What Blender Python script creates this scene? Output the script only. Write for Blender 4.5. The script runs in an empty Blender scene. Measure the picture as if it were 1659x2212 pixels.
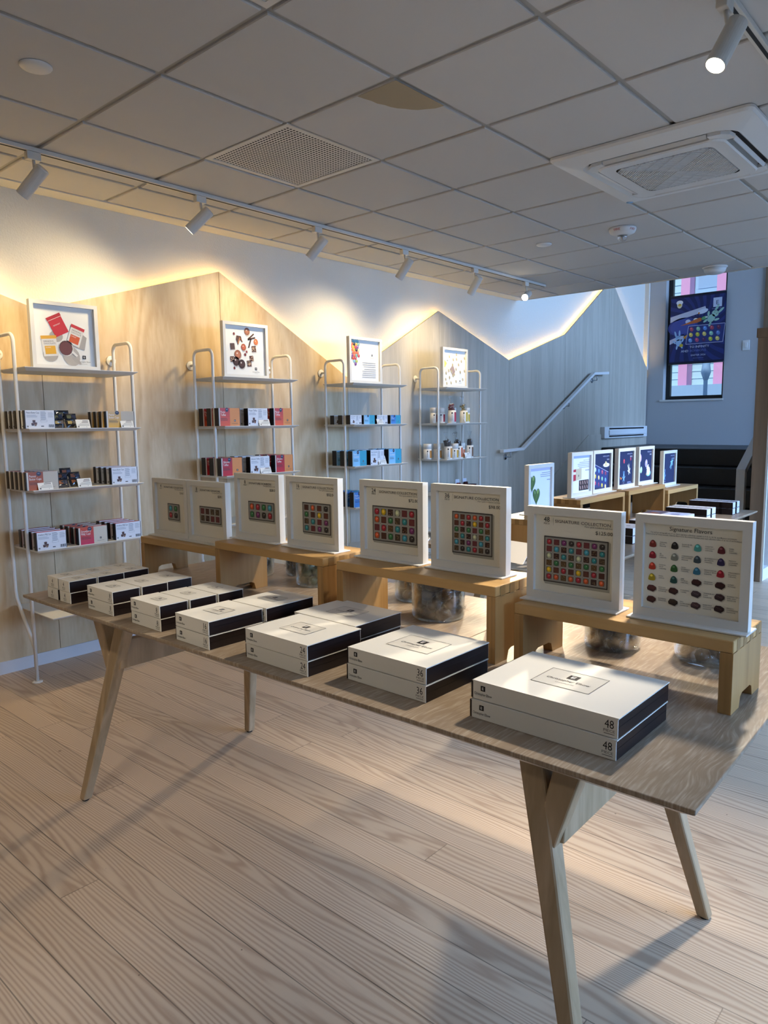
import bpy, math, random
from mathutils import Vector, Matrix
random.seed(7)
PI = math.pi
C = bpy.context.scene.collection

# ------------------------------------------------------------------ helpers
def lin(h):
    if not isinstance(h, str):
        return tuple(h)
    h = h.lstrip('#')
    if len(h) == 3: h = ''.join(c * 2 for c in h)
    o = []
    for i in (0, 2, 4):
        c = int(h[i:i+2], 16) / 255
        o.append(c / 12.92 if c <= .04045 else ((c + .055) / 1.055) ** 2.4)
    return tuple(o)

class MB:
    def __init__(s):
        s.v = []; s.f = []; s.c = []; s.m = []; s.sm = []
    def add(s, vs, fs, col=(1, 1, 1), mat=0, M=None, smooth=False):
        b = len(s.v)
        for p in vs:
            s.v.append(tuple(M @ Vector(p)) if M is not None else tuple(p))
        for q in fs:
            s.f.append([b + i for i in q]); s.c.append(col); s.m.append(mat); s.sm.append(smooth)
    def box(s, x0, y0, z0, x1, y1, z1, col=(1, 1, 1), mat=0, M=None):
        vs = [(x0, y0, z0), (x1, y0, z0), (x1, y1, z0), (x0, y1, z0), (x0, y0, z1), (x1, y0, z1), (x1, y1, z1), (x0, y1, z1)]
        s.add(vs, [(0, 3, 2, 1), (4, 5, 6, 7), (0, 1, 5, 4), (1, 2, 6, 5), (2, 3, 7, 6), (3, 0, 4, 7)], col, mat, M)
    def frustum(s, a, b, z0, z1, col=(1, 1, 1), mat=0, M=None):      # a,b = (x0,y0,x1,y1) at z0 / z1
        vs = [(a[0], a[1], z0), (a[2], a[1], z0), (a[2], a[3], z0), (a[0], a[3], z0),
              (b[0], b[1], z1), (b[2], b[1], z1), (b[2], b[3], z1), (b[0], b[3], z1)]
        s.add(vs, [(0, 3, 2, 1), (4, 5, 6, 7), (0, 1, 5, 4), (1, 2, 6, 5), (2, 3, 7, 6), (3, 0, 4, 7)], col, mat, M)
    def hexa(s, p, q, col=(1, 1, 1), mat=0):                          # two quads p (start) and q (end)
        s.add(list(p) + list(q), [(3, 2, 1, 0), (4, 5, 6, 7), (0, 1, 5, 4), (1, 2, 6, 5), (2, 3, 7, 6), (3, 0, 4, 7)], col, mat)
    def prism(s, pts, d0, d1, axis='y', col=(1, 1, 1), mat=0, M=None):
        n = len(pts)
        def P(p, d):
            return {'y': (p[0], d, p[1]), 'z': (p[0], p[1], d), 'x': (d, p[0], p[1])}[axis]
        vs = [P(p, d0) for p in pts] + [P(p, d1) for p in pts]
        fs = [list(range(n)), list(range(2 * n - 1, n - 1, -1))] + [(i, n + i, n + (i + 1) % n, (i + 1) % n) for i in range(n)]
        s.add(vs, fs, col, mat, M)
    def lathe(s, prof, n=24, col=(1, 1, 1), mat=0, M=None, smooth=True):
        vs = []; fs = []
        for r, z in prof:
            for k in range(n):
                a = 2 * PI * k / n
                vs.append((r * math.cos(a), r * math.sin(a), z))
        for i in range(len(prof) - 1):
            for k in range(n):
                fs.append((i * n + k, i * n + (k + 1) % n, (i + 1) * n + (k + 1) % n, (i + 1) * n + k))
        if prof[0][0] > 1e-6: fs.append(list(range(n - 1, -1, -1)))
        if prof[-1][0] > 1e-6: fs.append([(len(prof) - 1) * n + k for k in range(n)])
        s.add(vs, fs, col, mat, M, smooth)
    def tube(s, pts, r, n=10, col=(1, 1, 1), mat=0, cap=True):
        pts = [Vector(p) for p in pts]; vs = []; fs = []
        rs = r if isinstance(r, (list, tuple)) else [r] * len(pts)
        up = None
        for i, p in enumerate(pts):
            t = (pts[min(i + 1, len(pts) - 1)] - pts[max(i - 1, 0)]).normalized()
            if up is None:
                up = Vector((0, 0, 1)) if abs(t.z) < .9 else Vector((1, 0, 0))
            a = t.cross(up).normalized(); up = a.cross(t).normalized()
            for k in range(n):
                th = 2 * PI * k / n
                vs.append(tuple(p + rs[i] * (math.cos(th) * a + math.sin(th) * up)))
        for i in range(len(pts) - 1):
            for k in range(n):
                fs.append((i * n + k, (i + 1) * n + k, (i + 1) * n + (k + 1) % n, i * n + (k + 1) % n))
        if cap:
            fs.append(list(range(n))); fs.append([(len(pts) - 1) * n + k for k in range(n - 1, -1, -1)])
        s.add(vs, fs, col, mat, None, True)
    def blob(s, R, seed, amp, col=(1, 1, 1), mat=0, M=None, n=(10, 7), smooth=True):
        rnd = random.Random(seed); vs = []; fs = []
        a, b = n
        for j in range(1, b):
            for k in range(a):
                th = PI * j / b; ph = 2 * PI * k / a
                q = 1 + amp * (rnd.random() * 2 - 1)
                vs.append((R[0] * q * math.sin(th) * math.cos(ph), R[1] * q * math.sin(th) * math.sin(ph), R[2] * q * math.cos(th)))
        t = len(vs); vs += [(0, 0, R[2]), (0, 0, -R[2])]
        for k in range(a):
            fs.append((t, k, (k + 1) % a)); fs.append((t + 1, (b - 2) * a + (k + 1) % a, (b - 2) * a + k))
            for j in range(b - 2):
                fs.append((j * a + k, (j + 1) * a + k, (j + 1) * a + (k + 1) % a, j * a + (k + 1) % a))
        s.add(vs, fs, col, mat, M, smooth)

_tc = {}
def text_geo(t):
    if t not in _tc:
        cu = bpy.data.curves.new('txt', 'FONT'); cu.body = t; cu.size = 1; cu.resolution_u = 2 if len(t) < 25 else 1
        o = bpy.data.objects.new('txt', cu)
        me = o.to_mesh()
        vs = [(v.co.x, v.co.y) for v in me.vertices]; fs = [tuple(p.vertices) for p in me.polygons]
        o.to_mesh_clear(); bpy.data.objects.remove(o); bpy.data.curves.remove(cu)
        x0 = min(v[0] for v in vs); x1 = max(v[0] for v in vs)
        _tc[t] = ([(x - x0, y) for x, y in vs], fs, x1 - x0)
    return _tc[t]

EPS = .00035
class Art:
    """flat printing on a plane: (u right, v up, layer out) -> M"""
    def __init__(s, mb, M=None, mat=0):
        s.b = mb; s.mat = mat
        s.M = M if M is not None else Matrix(((1, 0, 0, 0), (0, 0, -1, 0), (0, 1, 0, 0), (0, 0, 0, 1)))
    def poly(s, pts, col, L=1):
        s.b.add([(p[0], p[1], L * EPS) for p in pts], [list(range(len(pts)))], lin(col), s.mat, s.M)
    def rect(s, u0, v0, u1, v1, col, L=1):
        s.poly([(u0, v0), (u1, v0), (u1, v1), (u0, v1)], col, L)
    def outline(s, u0, v0, u1, v1, w, col, L=1):
        s.rect(u0, v0, u1, v0 + w, col, L); s.rect(u0, v1 - w, u1, v1, col, L)
        s.rect(u0, v0 + w, u0 + w, v1 - w, col, L); s.rect(u1 - w, v0 + w, u1, v1 - w, col, L)
    def rrect(s, cx, cy, w, h, rot, col, L=1):
        c, d = math.cos(rot), math.sin(rot)
        s.poly([(cx + c * x - d * y, cy + d * x + c * y) for x, y in ((-w/2, -h/2), (w/2, -h/2), (w/2, h/2), (-w/2, h/2))], col, L)
    def ell(s, cx, cy, rx, ry, col, L=1, n=18, rot=0):
        c, d = math.cos(rot), math.sin(rot); pts = []
        for k in range(n):
            a = 2 * PI * k / n; x, y = rx * math.cos(a), ry * math.sin(a)
            pts.append((cx + c * x - d * y, cy + d * x + c * y))
        s.poly(pts, col, L)
    def text(s, t, u, v, h, col, L=1, al='l', sx=1.0, rot=0, maxw=None, clip=None):
        vs, fs, w = text_geo(t); k = h / .70
        if maxw and w * k * sx > maxw: sx = maxw / (w * k)
        off = {'l': 0, 'c': -.5, 'r': -1}[al] * w * k * sx
        c, d = math.cos(rot), math.sin(rot); out = []
        for x, y in vs:
            X, Y_ = x * k * sx + off, y * k
            out.append((u + c * X - d * Y_, v + d * X + c * Y_, L * EPS))
        if clip is not None:
            fs = [q for q in fs if all(out[i][0] <= clip for i in q)]
        s.b.add(out, fs, lin(col), s.mat, s.M)
    def lines(s, u, v, w, n, pitch, col='#777777', L=1, al='l', th=None, seed=1):
        r = random.Random(seed); th = th or pitch * .35
        for i in range(n):
            ww = w * (.8 + .2 * r.random()); x0 = u if al == 'l' else u + w - ww if al == 'r' else u + (w - ww) / 2
            s.rect(x0, v - i * pitch - th, x0 + ww, v - i * pitch, col, L)
    def logo(s, cx, cy, a, L=1, col='#1a1512', bg='#f2efe8'):
        s.rect(cx - a/2, cy - a/2, cx + a/2, cy + a/2, col, L)
        t = a * .09
        for q in (-.22, 0, .22):
            s.rect(cx - a*.16, cy + q*a - t/2, cx + a*.2, cy + q*a + t/2, bg, L + 1)
        s.rect(cx - a*.2, cy - a*.22 - t/2, cx - a*.1, cy + a*.22 + t/2, bg, L + 1)

def mesh(name, mb, mats, smooth=None):
    me = bpy.data.meshes.new(name)
    me.from_pydata(mb.v, [], mb.f)
    for m in (mats if isinstance(mats, (list, tuple)) else [mats]): me.materials.append(m)
    at = me.color_attributes.new('Col', 'FLOAT_COLOR', 'CORNER')
    buf = []
    for q, c in zip(mb.f, mb.c): buf += [c[0], c[1], c[2], 1.0] * len(q)
    at.data.foreach_set('color', buf)
    me.polygons.foreach_set('material_index', mb.m)
    me.polygons.foreach_set('use_smooth', [bool(x) if smooth is None else smooth for x in mb.sm])
    me.update()
    return me

def obj(name, mb, mats, parent=None, loc=(0, 0, 0), rot=(0, 0, 0), bev=0, seg=2, smooth=None, label=None):
    o = bpy.data.objects.new(name, mesh(name, mb, mats, smooth)); C.objects.link(o)
    o.parent = parent; o.location = loc; o.rotation_euler = rot
    if bev:
        m = o.modifiers.new('Bevel', 'BEVEL'); m.width = bev; m.segments = seg; m.limit_method = 'ANGLE'; m.angle_limit = .6
    if label: o['label'] = label
    return o

def tag(o, label, cat, group=None, kind=None):
    if label: o['label'] = label
    if cat: o['category'] = cat
    if group: o['group'] = group
    if kind: o['kind'] = kind
    return o

def thing(name, label, cat, loc=(0, 0, 0), rz=0, group=None):
    o = bpy.data.objects.new(name, None); C.objects.link(o); o.empty_display_size = .05
    o.location = loc; o.rotation_euler = (0, 0, rz)
    return tag(o, label, cat, group)

def dup(r0, loc, rz, label, group=None):
    r = r0.copy(); C.objects.link(r); r.location = loc; r.rotation_euler = (0, 0, rz)
    r['label'] = label
    if group: r['group'] = group
    for ch in list(r0.children):
        c = ch.copy(); C.objects.link(c); c.parent = r
        for g in ch.children:
            d = g.copy(); C.objects.link(d); d.parent = c
    return r

def struct(name, mb, mats, label=None, **k):
    o = obj(name, mb, mats, **k); o['kind'] = 'structure'
    if label: o['label'] = label
    return o

# ------------------------------------------------------------------ materials
def newmat(name):
    m = bpy.data.materials.new(name); m.use_nodes = True
    nt = m.node_tree; b = nt.nodes['Principled BSDF']
    return m, nt, b
class N:
    def __init__(s, nt): s.nt = nt
    def __call__(s, t, **k):
        n = s.nt.nodes.new(t)
        for a, v in k.items():
            if a == 'inp':
                for i, x in v.items():
                    if hasattr(x, 'is_output'): s.nt.links.new(x, n.inputs[i])
                    else: n.inputs[i].default_value = x
            else: setattr(n, a, v)
        return n
    def math(s, op, a, b=None, c=None):
        n = s.nt.nodes.new('ShaderNodeMath'); n.operation = op
        for i, x in enumerate((a, b, c)):
            if x is None: continue
            if hasattr(x, 'is_output'): s.nt.links.new(x, n.inputs[i])
            else: n.inputs[i].default_value = x
        return n.outputs[0]
    def mix(s, f, a, b):
        n = s.nt.nodes.new('ShaderNodeMix'); n.data_type = 'RGBA'
        for i, x in ((0, f), (6, a), (7, b)):
            if hasattr(x, 'is_output'): s.nt.links.new(x, n.inputs[i])
            elif i == 0: n.inputs[0].default_value = x
            else: n.inputs[i].default_value = (*x, 1)
        return n.outputs[2]
    def ramp(s, f, stops):
        n = s.nt.nodes.new('ShaderNodeValToRGB'); s.nt.links.new(f, n.inputs[0])
        e = n.color_ramp.elements
        while len(e) < len(stops): e.new(.5)
        for q, (p, c) in zip(e, stops): q.position = p; q.color = (*c, 1)
        return n.outputs[0]

def plain(name, col, rough=.5, metal=0, coat=0, spec=.5, bump=None):
    m, nt, b = newmat(name)
    b.inputs['Base Color'].default_value = (*lin(col), 1); b.inputs['Roughness'].default_value = rough
    b.inputs['Metallic'].default_value = metal; b.inputs['Coat Weight'].default_value = coat
    b.inputs['Specular IOR Level'].default_value = spec
    if bump:
        n = N(nt); tc = n('ShaderNodeTexCoord')
        t = n('ShaderNodeTexNoise', inp={'Vector': tc.outputs['Object'], 'Scale': bump[0], 'Detail': 3.0})
        bp = n('ShaderNodeBump', inp={'Height': t.outputs[0], 'Strength': bump[1], 'Distance': bump[2]})
        nt.links.new(bp.outputs[0], b.inputs['Normal'])
    return m

def colmat(name, rough=.5, coat=0, spec=.5):
    m, nt, b = newmat(name); n = N(nt)
    a = n('ShaderNodeVertexColor', layer_name='Col')
    nt.links.new(a.outputs[0], b.inputs['Base Color']); b.inputs['Roughness'].default_value = rough
    b.inputs['Coat Weight'].default_value = coat; b.inputs['Specular IOR Level'].default_value = spec
    return m

def emit(name, col, st):
    m, nt, b = newmat(name)
    b.inputs['Base Color'].default_value = (*col, 1); b.inputs['Emission Color'].default_value = (*col, 1)
    b.inputs['Emission Strength'].default_value = st
    return m

def thin_glass(name, tint, gloss=.12, rough=.02, bump=None, edge=.6):
    m, nt, b = newmat(name); n = N(nt); nt.nodes.remove(b)
    out = nt.nodes['Material Output']
    tr = n('ShaderNodeBsdfTransparent', inp={0: (*tint, 1)})
    gl = n('ShaderNodeBsdfGlossy', inp={0: (1, 1, 1, 1), 'Roughness': rough})
    lw = n('ShaderNodeLayerWeight', inp={0: .35})
    f = n.math('ADD', n.math('MULTIPLY', lw.outputs[1], edge), gloss)
    mx = n('ShaderNodeMixShader', inp={0: n.math('MINIMUM', f, 1.0), 1: tr.outputs[0], 2: gl.outputs[0]})
    nt.links.new(mx.outputs[0], out.inputs[0])
    if bump:
        tc = n('ShaderNodeTexCoord')
        t = n('ShaderNodeTexNoise', inp={'Vector': tc.outputs['Object'], 'Scale': bump[0], 'Detail': 2.0})
        bp = n('ShaderNodeBump', inp={'Height': t.outputs[0], 'Strength': bump[1], 'Distance': .01})
        nt.links.new(bp.outputs[0], gl.inputs['Normal']); nt.links.new(bp.outputs[0], lw.inputs['Normal'])
    return m

def planks(name, pw, pl, light, dark, along='Y', gap=.012, freq=16, rough=.5, tone=.12, gapcol=(.05, .035, .025), stretch=.16, knots=True, spec=.35, lines=110, power=1.6):
    """boards running along one axis, flat-sawn grain drawn as contour lines of a stretched noise"""
    m, nt, b = newmat(name); n = N(nt)
    tc = n('ShaderNodeTexCoord'); sp = n('ShaderNodeSeparateXYZ', inp={0: tc.outputs['Object']})
    X, Y_, Z = sp.outputs
    across, al = (X, Y_) if along == 'Y' else (Y_, X) if along == 'X' else (X, Z)
    u = n.math('DIVIDE', across, pw); iu = n.math('FLOOR', u); fu = n.math('SUBTRACT', u, iu)
    w1 = n('ShaderNodeTexWhiteNoise', noise_dimensions='1D', inp={'W': iu})
    yo = n.math('ADD', n.math('DIVIDE', al, pl), n.math('MULTIPLY', w1.outputs[0], 7.3)); iy = n.math('FLOOR', yo); fy = n.math('SUBTRACT', yo, iy)
    cv = n('ShaderNodeCombineXYZ', inp={0: iu, 1: iy})
    w2 = n('ShaderNodeTexWhiteNoise', noise_dimensions='2D', inp={'Vector': cv.outputs[0]})
    r = w2.outputs[0]
    gx = n.math('ADD', n.math('MULTIPLY', across, 6.5), n.math('MULTIPLY', r, 91.0))
    gv = n('ShaderNodeCombineXYZ', inp={0: gx, 1: n.math('MULTIPLY', al, 5.0 * stretch), 2: n.math('MULTIPLY', r, 37.0)})
    g = n('ShaderNodeTexNoise', inp={'Vector': gv.outputs[0], 'Scale': 1.0, 'Detail': 2.0, 'Roughness': .45, 'Distortion': .25})
    fine = n('ShaderNodeTexNoise', inp={'Vector': gv.outputs[0], 'Scale': 9.0, 'Detail': 3.0})
    lf = n.math('MULTIPLY', n.math('MULTIPLY', across, lines), n.math('MULTIPLY_ADD', w2.outputs[0], 1.0, .35))
    h = n.math('ADD', n.math('ADD', n.math('MULTIPLY', g.outputs[0], freq), lf), n.math('MULTIPLY', fine.outputs[0], .6))
    s1 = n.math('SINE', n.math('MULTIPLY', h, 6.283))
    band = n.math('POWER', n.math('MULTIPLY_ADD', s1, .5, .5), power)
    col = n.mix(band, lin(light), lin(dark))
    tn = n.math('MULTIPLY_ADD', n.math('SUBTRACT', r, .5), tone * 2, 1.0)
    hv = n('ShaderNodeHueSaturation', inp={'Color': col, 'Value': tn})
    big = n('ShaderNodeTexNoise', inp={'Vector': tc.outputs['Object'], 'Scale': 1.3, 'Detail': 2.0})
    hv2 = n('ShaderNodeHueSaturation', inp={'Color': hv.outputs[0], 'Value': n.math('MULTIPLY_ADD', big.outputs[0], .3, .85)})
    c2 = hv2.outputs[0]
    if knots:
        vo = n('ShaderNodeTexVoronoi', inp={'Vector': tc.outputs['Object'], 'Scale': 2.1})
        k = n.math('LESS_THAN', vo.outputs['Distance'], .022)
        c2 = n.mix(n.math('MULTIPLY', k, .7), c2, (.12, .07, .045))
        v2 = n('ShaderNodeTexVoronoi', inp={'Vector': tc.outputs['Object'], 'Scale': 11.0})
        wv = n('ShaderNodeTexWhiteNoise', inp={'Vector': v2.outputs['Position']})
        k2 = n.math('LESS_THAN', v2.outputs['Distance'], n.math('MULTIPLY', wv.outputs[0], .035))
        c2 = n.mix(n.math('MULTIPLY', k2, .75), c2, (.06, .04, .03))
    # seams
    e1 = n.math('MINIMUM', fu, n.math('SUBTRACT', 1.0, fu)); s_a = n.math('LESS_THAN', e1, gap)
    e2 = n.math('MINIMUM', fy, n.math('SUBTRACT', 1.0, fy)); s_b = n.math('LESS_THAN', e2, gap * pw / pl * .8)
    wn = n('ShaderNodeTexNoise', inp={'Vector': tc.outputs['Object'], 'Scale': 3.0})
    seam = n.math('MULTIPLY', n.math('MAXIMUM', s_a, s_b), n.math('MULTIPLY_ADD', wn.outputs[0], 1.2, .0))
    c3 = n.mix(n.math('MINIMUM', seam, .85), c2, gapcol)
    nt.links.new(c3, b.inputs['Base Color'])
    b.inputs['Roughness'].default_value = rough; b.inputs['Specular IOR Level'].default_value = spec
    bp = n('ShaderNodeBump', inp={'Height': n.math('SUBTRACT', n.math('MULTIPLY', band, -.25), seam), 'Strength': .25, 'Distance': .004})
    nt.links.new(bp.outputs[0], b.inputs['Normal'])
    return m

def grain(name, light, dark, axis='Z', scale=3.0, stretch=.12, freq=7, rough=.45, strips=None, spec=.4, amount=1.0, rnd=True):
    """plain wood: contour grain along an axis; strips = width of laminated strips"""
    m, nt, b = newmat(name); n = N(nt)
    tc = n('ShaderNodeTexCoord'); oi = n('ShaderNodeObjectInfo')
    sc = {'X': (stretch, 1, 1), 'Y': (1, stretch, 1), 'Z': (1, 1, stretch)}[axis]
    off = n('ShaderNodeVectorMath', operation='SCALE', inp={0: (13.1, 7.7, 5.3)}); nt.links.new(oi.outputs['Random'], off.inputs['Scale'])
    ad = n('ShaderNodeVectorMath', operation='ADD', inp={0: tc.outputs['Object'], 1: off.outputs[0]})
    mp = n('ShaderNodeMapping', inp={'Vector': ad.outputs[0] if rnd else tc.outputs['Object'], 'Scale': sc})
    g = n('ShaderNodeTexNoise', inp={'Vector': mp.outputs[0], 'Scale': scale, 'Detail': 2.0, 'Roughness': .5, 'Distortion': .4})
    f = n('ShaderNodeTexNoise', inp={'Vector': mp.outputs[0], 'Scale': scale * 22, 'Detail': 3.0})
    s1 = n.math('SINE', n.math('MULTIPLY', n.math('MULTIPLY_ADD', f.outputs[0], .25, n.math('MULTIPLY', g.outputs[0], freq)), 6.283))
    band = n.math('MULTIPLY_ADD', s1, .3 * amount, n.math('MULTIPLY', f.outputs[0], .9))
    col = n.mix(n.math('MAXIMUM', n.math('MINIMUM', band, 1.0), 0.0), lin(light), lin(dark))
    if strips:
        sp = n('ShaderNodeSeparateXYZ', inp={0: tc.outputs['Object']})
        ax = {'X': 1, 'Z': 0, 'Y': 0}[axis]
        i1 = n.math('FLOOR', n.math('DIVIDE', sp.outputs[ax], strips))
        w = n('ShaderNodeTexWhiteNoise', noise_dimensions='1D', inp={'W': i1})
        hs = n('ShaderNodeHueSaturation', inp={'Color': col, 'Value': n.math('MULTIPLY_ADD', w.outputs[0], .4, .8)})
        col = hs.outputs[0]
    nt.links.new(col, b.inputs['Base Color'])
    b.inputs['Roughness'].default_value = rough; b.inputs['Specular IOR Level'].default_value = spec
    return m

def oak_top(name):
    m, nt, b = newmat(name); n = N(nt)
    tc = n('ShaderNodeTexCoord'); sp = n('ShaderNodeSeparateXYZ', inp={0: tc.outputs['Object']})
    iu = n.math('FLOOR', n.math('DIVIDE', n.math('ADD', sp.outputs[1], 5.003), .1175))
    w = n('ShaderNodeTexWhiteNoise', noise_dimensions='1D', inp={'W': iu})
    lo = n('ShaderNodeCombineXYZ', inp={0: n.math('MULTIPLY_ADD', w.outputs[0], 31.0, n.math('MULTIPLY', sp.outputs[0], 1.6)), 1: n.math('MULTIPLY', sp.outputs[1], 9.0), 2: n.math('MULTIPLY', w.outputs[0], 17.0)})
    g = n('ShaderNodeTexNoise', inp={'Vector': lo.outputs[0], 'Scale': 1.0, 'Detail': 2.0, 'Distortion': .5})
    hi = n('ShaderNodeCombineXYZ', inp={0: n.math('MULTIPLY_ADD', w.outputs[0], 31.0, n.math('MULTIPLY', sp.outputs[0], 16.0)), 1: n.math('ADD', n.math('MULTIPLY', sp.outputs[1], 210.0), n.math('MULTIPLY', g.outputs[0], 24.0)), 2: 0.0})
    f = n('ShaderNodeTexNoise', inp={'Vector': hi.outputs[0], 'Scale': 1.0, 'Detail': 2.0, 'Roughness': .55})
    k = n.math('POWER', n.math('MINIMUM', n.math('MAXIMUM', n.math('MULTIPLY_ADD', f.outputs[0], 3.2, -1.35), 0.0), 1.0), 1.3)
    base = n.mix(g.outputs[0], lin('#97836b'), lin('#83705b'))
    col = n.mix(n.math('MULTIPLY', k, .75), base, lin('#b9ab98'))
    hv = n('ShaderNodeHueSaturation', inp={'Color': col, 'Value': n.math('MULTIPLY_ADD', w.outputs[0], .14, .93)})
    nt.links.new(hv.outputs[0], b.inputs['Base Color']); b.inputs['Roughness'].default_value = .36; b.inputs['Specular IOR Level'].default_value = .4
    return m

M = {}
M['floor'] = planks('pine floorboards', .118, 2.6, '#c6b096', '#ac937b', along='Y', freq=16, rough=.40, gap=.014, tone=.08, lines=85, stretch=.12)
M['table'] = oak_top('limed oak')
M['leg'] = grain('limed oak legs', '#b39a7a', '#97805f', 'Z', 5, .1, 8, .5)
M['ply'] = grain('birch plywood', '#cdb998', '#b29772', 'Z', 2.2, .2, 8, .5, amount=.9)
M['ply_grey'] = grain('grey washed boards', '#bdb6a9', '#a39c8f', 'Z', 6.0, .05, 4, .5, amount=.7)
M['bamboo'] = grain('bamboo long grain', '#bd9760', '#a98149', 'X', 4, .06, 3, .42, strips=.02)
M['bamboo_side'] = grain('bamboo strips', '#b28a55', '#966f3e', 'Z', 4, .05, 3, .45, strips=.006)
M['bamboo_end'] = plain('bamboo end grain', '#8f6c3c', .5)
M['fir'] = grain('fir board', '#8a725b', '#6b5642', 'Z', 3, .08, 5, .5)
M['print'] = colmat('printed paper', .55, 0, .4)
M['gloss'] = colmat('coated print', .38, 0, .4)
M['carton'] = colmat('coated white carton', .5, 0, .35)
M['tray'] = plain('dark chocolate board', '#1c1110', .35, spec=.4)
M['white_metal'] = plain('white powder coat', '#dcd9d2', .4, spec=.4)
M['white_frame'] = plain('white lacquer', '#dcd9d0', .35, spec=.45)
M['wall'] = plain('white plaster', '#dcd8cf', .85, spec=.2, bump=(110, .5, .006))
M['wall_back'] = plain('painted wall', '#b4b6b9', .8, spec=.2, bump=(60, .08, .003))
M['tile'] = plain('ceiling tile', '#c4c4c4', .95, spec=.1, bump=(260, .12, .002))
M['grid'] = plain('ceiling grid', '#a5a4a1', .6, spec=.3)
M['trim'] = plain('white trim', '#d6d4cf', .5, spec=.3)
M['skirting'] = plain('pale grey skirting', '#c9cace', .5, spec=.3)
M['black_step'] = plain('black stair finish', '#0a0a0b', .38, spec=.5)
M['dark'] = plain('dark void', '#141414', .7)
M['window_frame'] = plain('black window frame', '#0e0f12', .4)
M['steel'] = plain('brushed steel', '#b8bcc2', .3, metal=1)
M['glass'] = thin_glass('jar glass', (.93, .96, .96), .06, .02)
M['pane'] = thin_glass('window pane', (.96, .98, 1), .03, .01)
M['film'] = thin_glass('crinkled film', (.95, .95, .95), .05, .10, bump=(90, 1.0), edge=.35)
M['acrylic'] = thin_glass('clear acrylic', (.93, .93, .94), .10, .04)
M['choc'] = plain('dark chocolate', '#22140e', .35)
M['milk'] = plain('milk chocolate', '#3a2217', .38)
M['green'] = plain('dusted green nut', '#67704c', .6)
M['red_nut'] = plain('red coated nut', '#7d2a2c', .35)
M['gold_nut'] = plain('golden coated nut', '#8c7c4a', .35)
M['led'] = emit('warm strip light', (1.0, .66, .16), 22)
M['lens'] = emit('lamp lens', (1.0, .88, .68), 60)
M['foil'] = colmat('dark wrapper', .16, .5, .7)
M['lamp'] = plain('white lamp body', '#d0cdc6', .4, spec=.4)
M['plastic'] = plain('white plastic', '#d9dada', .4, spec=.4)
M['fac_a'] = plain('pale blue clapboard', '#b6dbe6', .8)
M['fac_b'] = plain('pink painted column', '#d79ac6', .7)
M['fac_c'] = plain('blue grey wall', '#8fb3d6', .8)
M['fac_d'] = plain('pale blue window surround', '#9cc4e2', .7)
M['ground'] = plain('pavement', '#9a9a98', .9)
M['stain'] = plain('water stain', '#a79b85', .95, spec=.1)
PR = M['print']

# ------------------------------------------------------------------ camera
cam_d = bpy.data.cameras.new('camera'); cam = bpy.data.objects.new('camera', cam_d); C.objects.link(cam)
F_ = Vector((0.742343756526438, 0.658976462932581, -0.12114358607487759)); R_ = Vector((0.662698260970468, -0.7487864888033459, -0.012239652457242498)); U_ = Vector((0.09877632334185123, 0.07119561423586016, 0.9925595309404089))
cam.matrix_world = Matrix(((R_.x, U_.x, -F_.x, 0), (R_.y, U_.y, -F_.y, 0), (R_.z, U_.z, -F_.z, 1.35), (0, 0, 0, 1)))
cam_d.sensor_fit = 'VERTICAL'; cam_d.sensor_height = 24.0; cam_d.sensor_width = 18.0
cam_d.lens = 1568.92 / 2212 * 24.0; cam_d.clip_start = .05; cam_d.clip_end = 200
bpy.context.scene.camera = cam

# ------------------------------------------------------------------ room shell
XB, XE = -4.0, 10.39          # rear wall, end wall
YW, YP, YR = 4.215, 4.155, -2.4
ZC, ZT = 2.629, 5.1
XC = 6.919                    # where the low ceiling stops
b = MB(); b.box(XB - .2, YR - .2, -.12, XE + .3, YW + .25, 0); struct('floor', b, M['floor'])
b = MB(); b.box(XB - .2, YW, 0, XE + .3, YW + .2, ZT); struct('wall_left', b, M['wall'])
b = MB(); b.box(XB - .2, YR - .2, 0, XB, YW, ZT); struct('wall_rear', b, M['wall_back'])
# end wall with window opening
wy0, wy1, wz0, wz1 = 3.13, 3.93, 1.63, 4.2
b = MB()
b.box(XE, YR - .2, 0, XE + .22, wy0, ZT); b.box(XE, wy1, 0, XE + .22, YW, ZT)
b.box(XE, wy0, 0, XE + .22, wy1, wz0); b.box(XE, wy0, wz1, XE + .22, wy1, ZT)
struct('wall_end', b, M['wall_back'])
# right-hand wall with shop-front openings (not in view: they let the daylight in)
ops = [(-1.5, .2, .5, 2.4), (.7, 2.9, .5, 2.4), (3.2, 4.9, .5, 2.5), (5.3, 6.9, .5, 2.5), (7.3, 10.1, .6, 4.4)]
b = MB(); x = XB
for x0, x1, z0, z1 in ops:
    b.box(x, YR - .2, 0, x0, YR, ZT); b.box(x0, YR - .2, 0, x1, YR, z0); b.box(x0, YR - .2, z1, x1, YR, ZT); x = x1
b.box(x, YR - .2, 0, XE, YR, ZT); struct('wall_right', b, M['wall_back'])
for i, (x0, x1, z0, z1) in enumerate(ops):
    b = MB()
    b.box(x0, YR - .14, z0, x1, YR - .08, z0 + .06); b.box(x0, YR - .14, z1 - .06, x1, YR - .08, z1)
    b.box(x0, YR - .14, z0 + .06, x0 + .06, YR - .08, z1 - .06); b.box(x1 - .06, YR - .14, z0 + .06, x1, YR - .08, z1 - .06)
    w = struct('window_%d' % (i + 2), b, M['window_frame'])
    p = MB(); p.box(x0 + .06, YR - .115, z0 + .06, x1 - .06, YR - .105, z1 - .06); obj('pane', p, M['pane'], w)
b = MB(); b.box(XB - .2, YR - .2, ZT, XE + .3, YW + .2, ZT + .15); struct('ceiling_upper', b, M['wall_back'])

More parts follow.
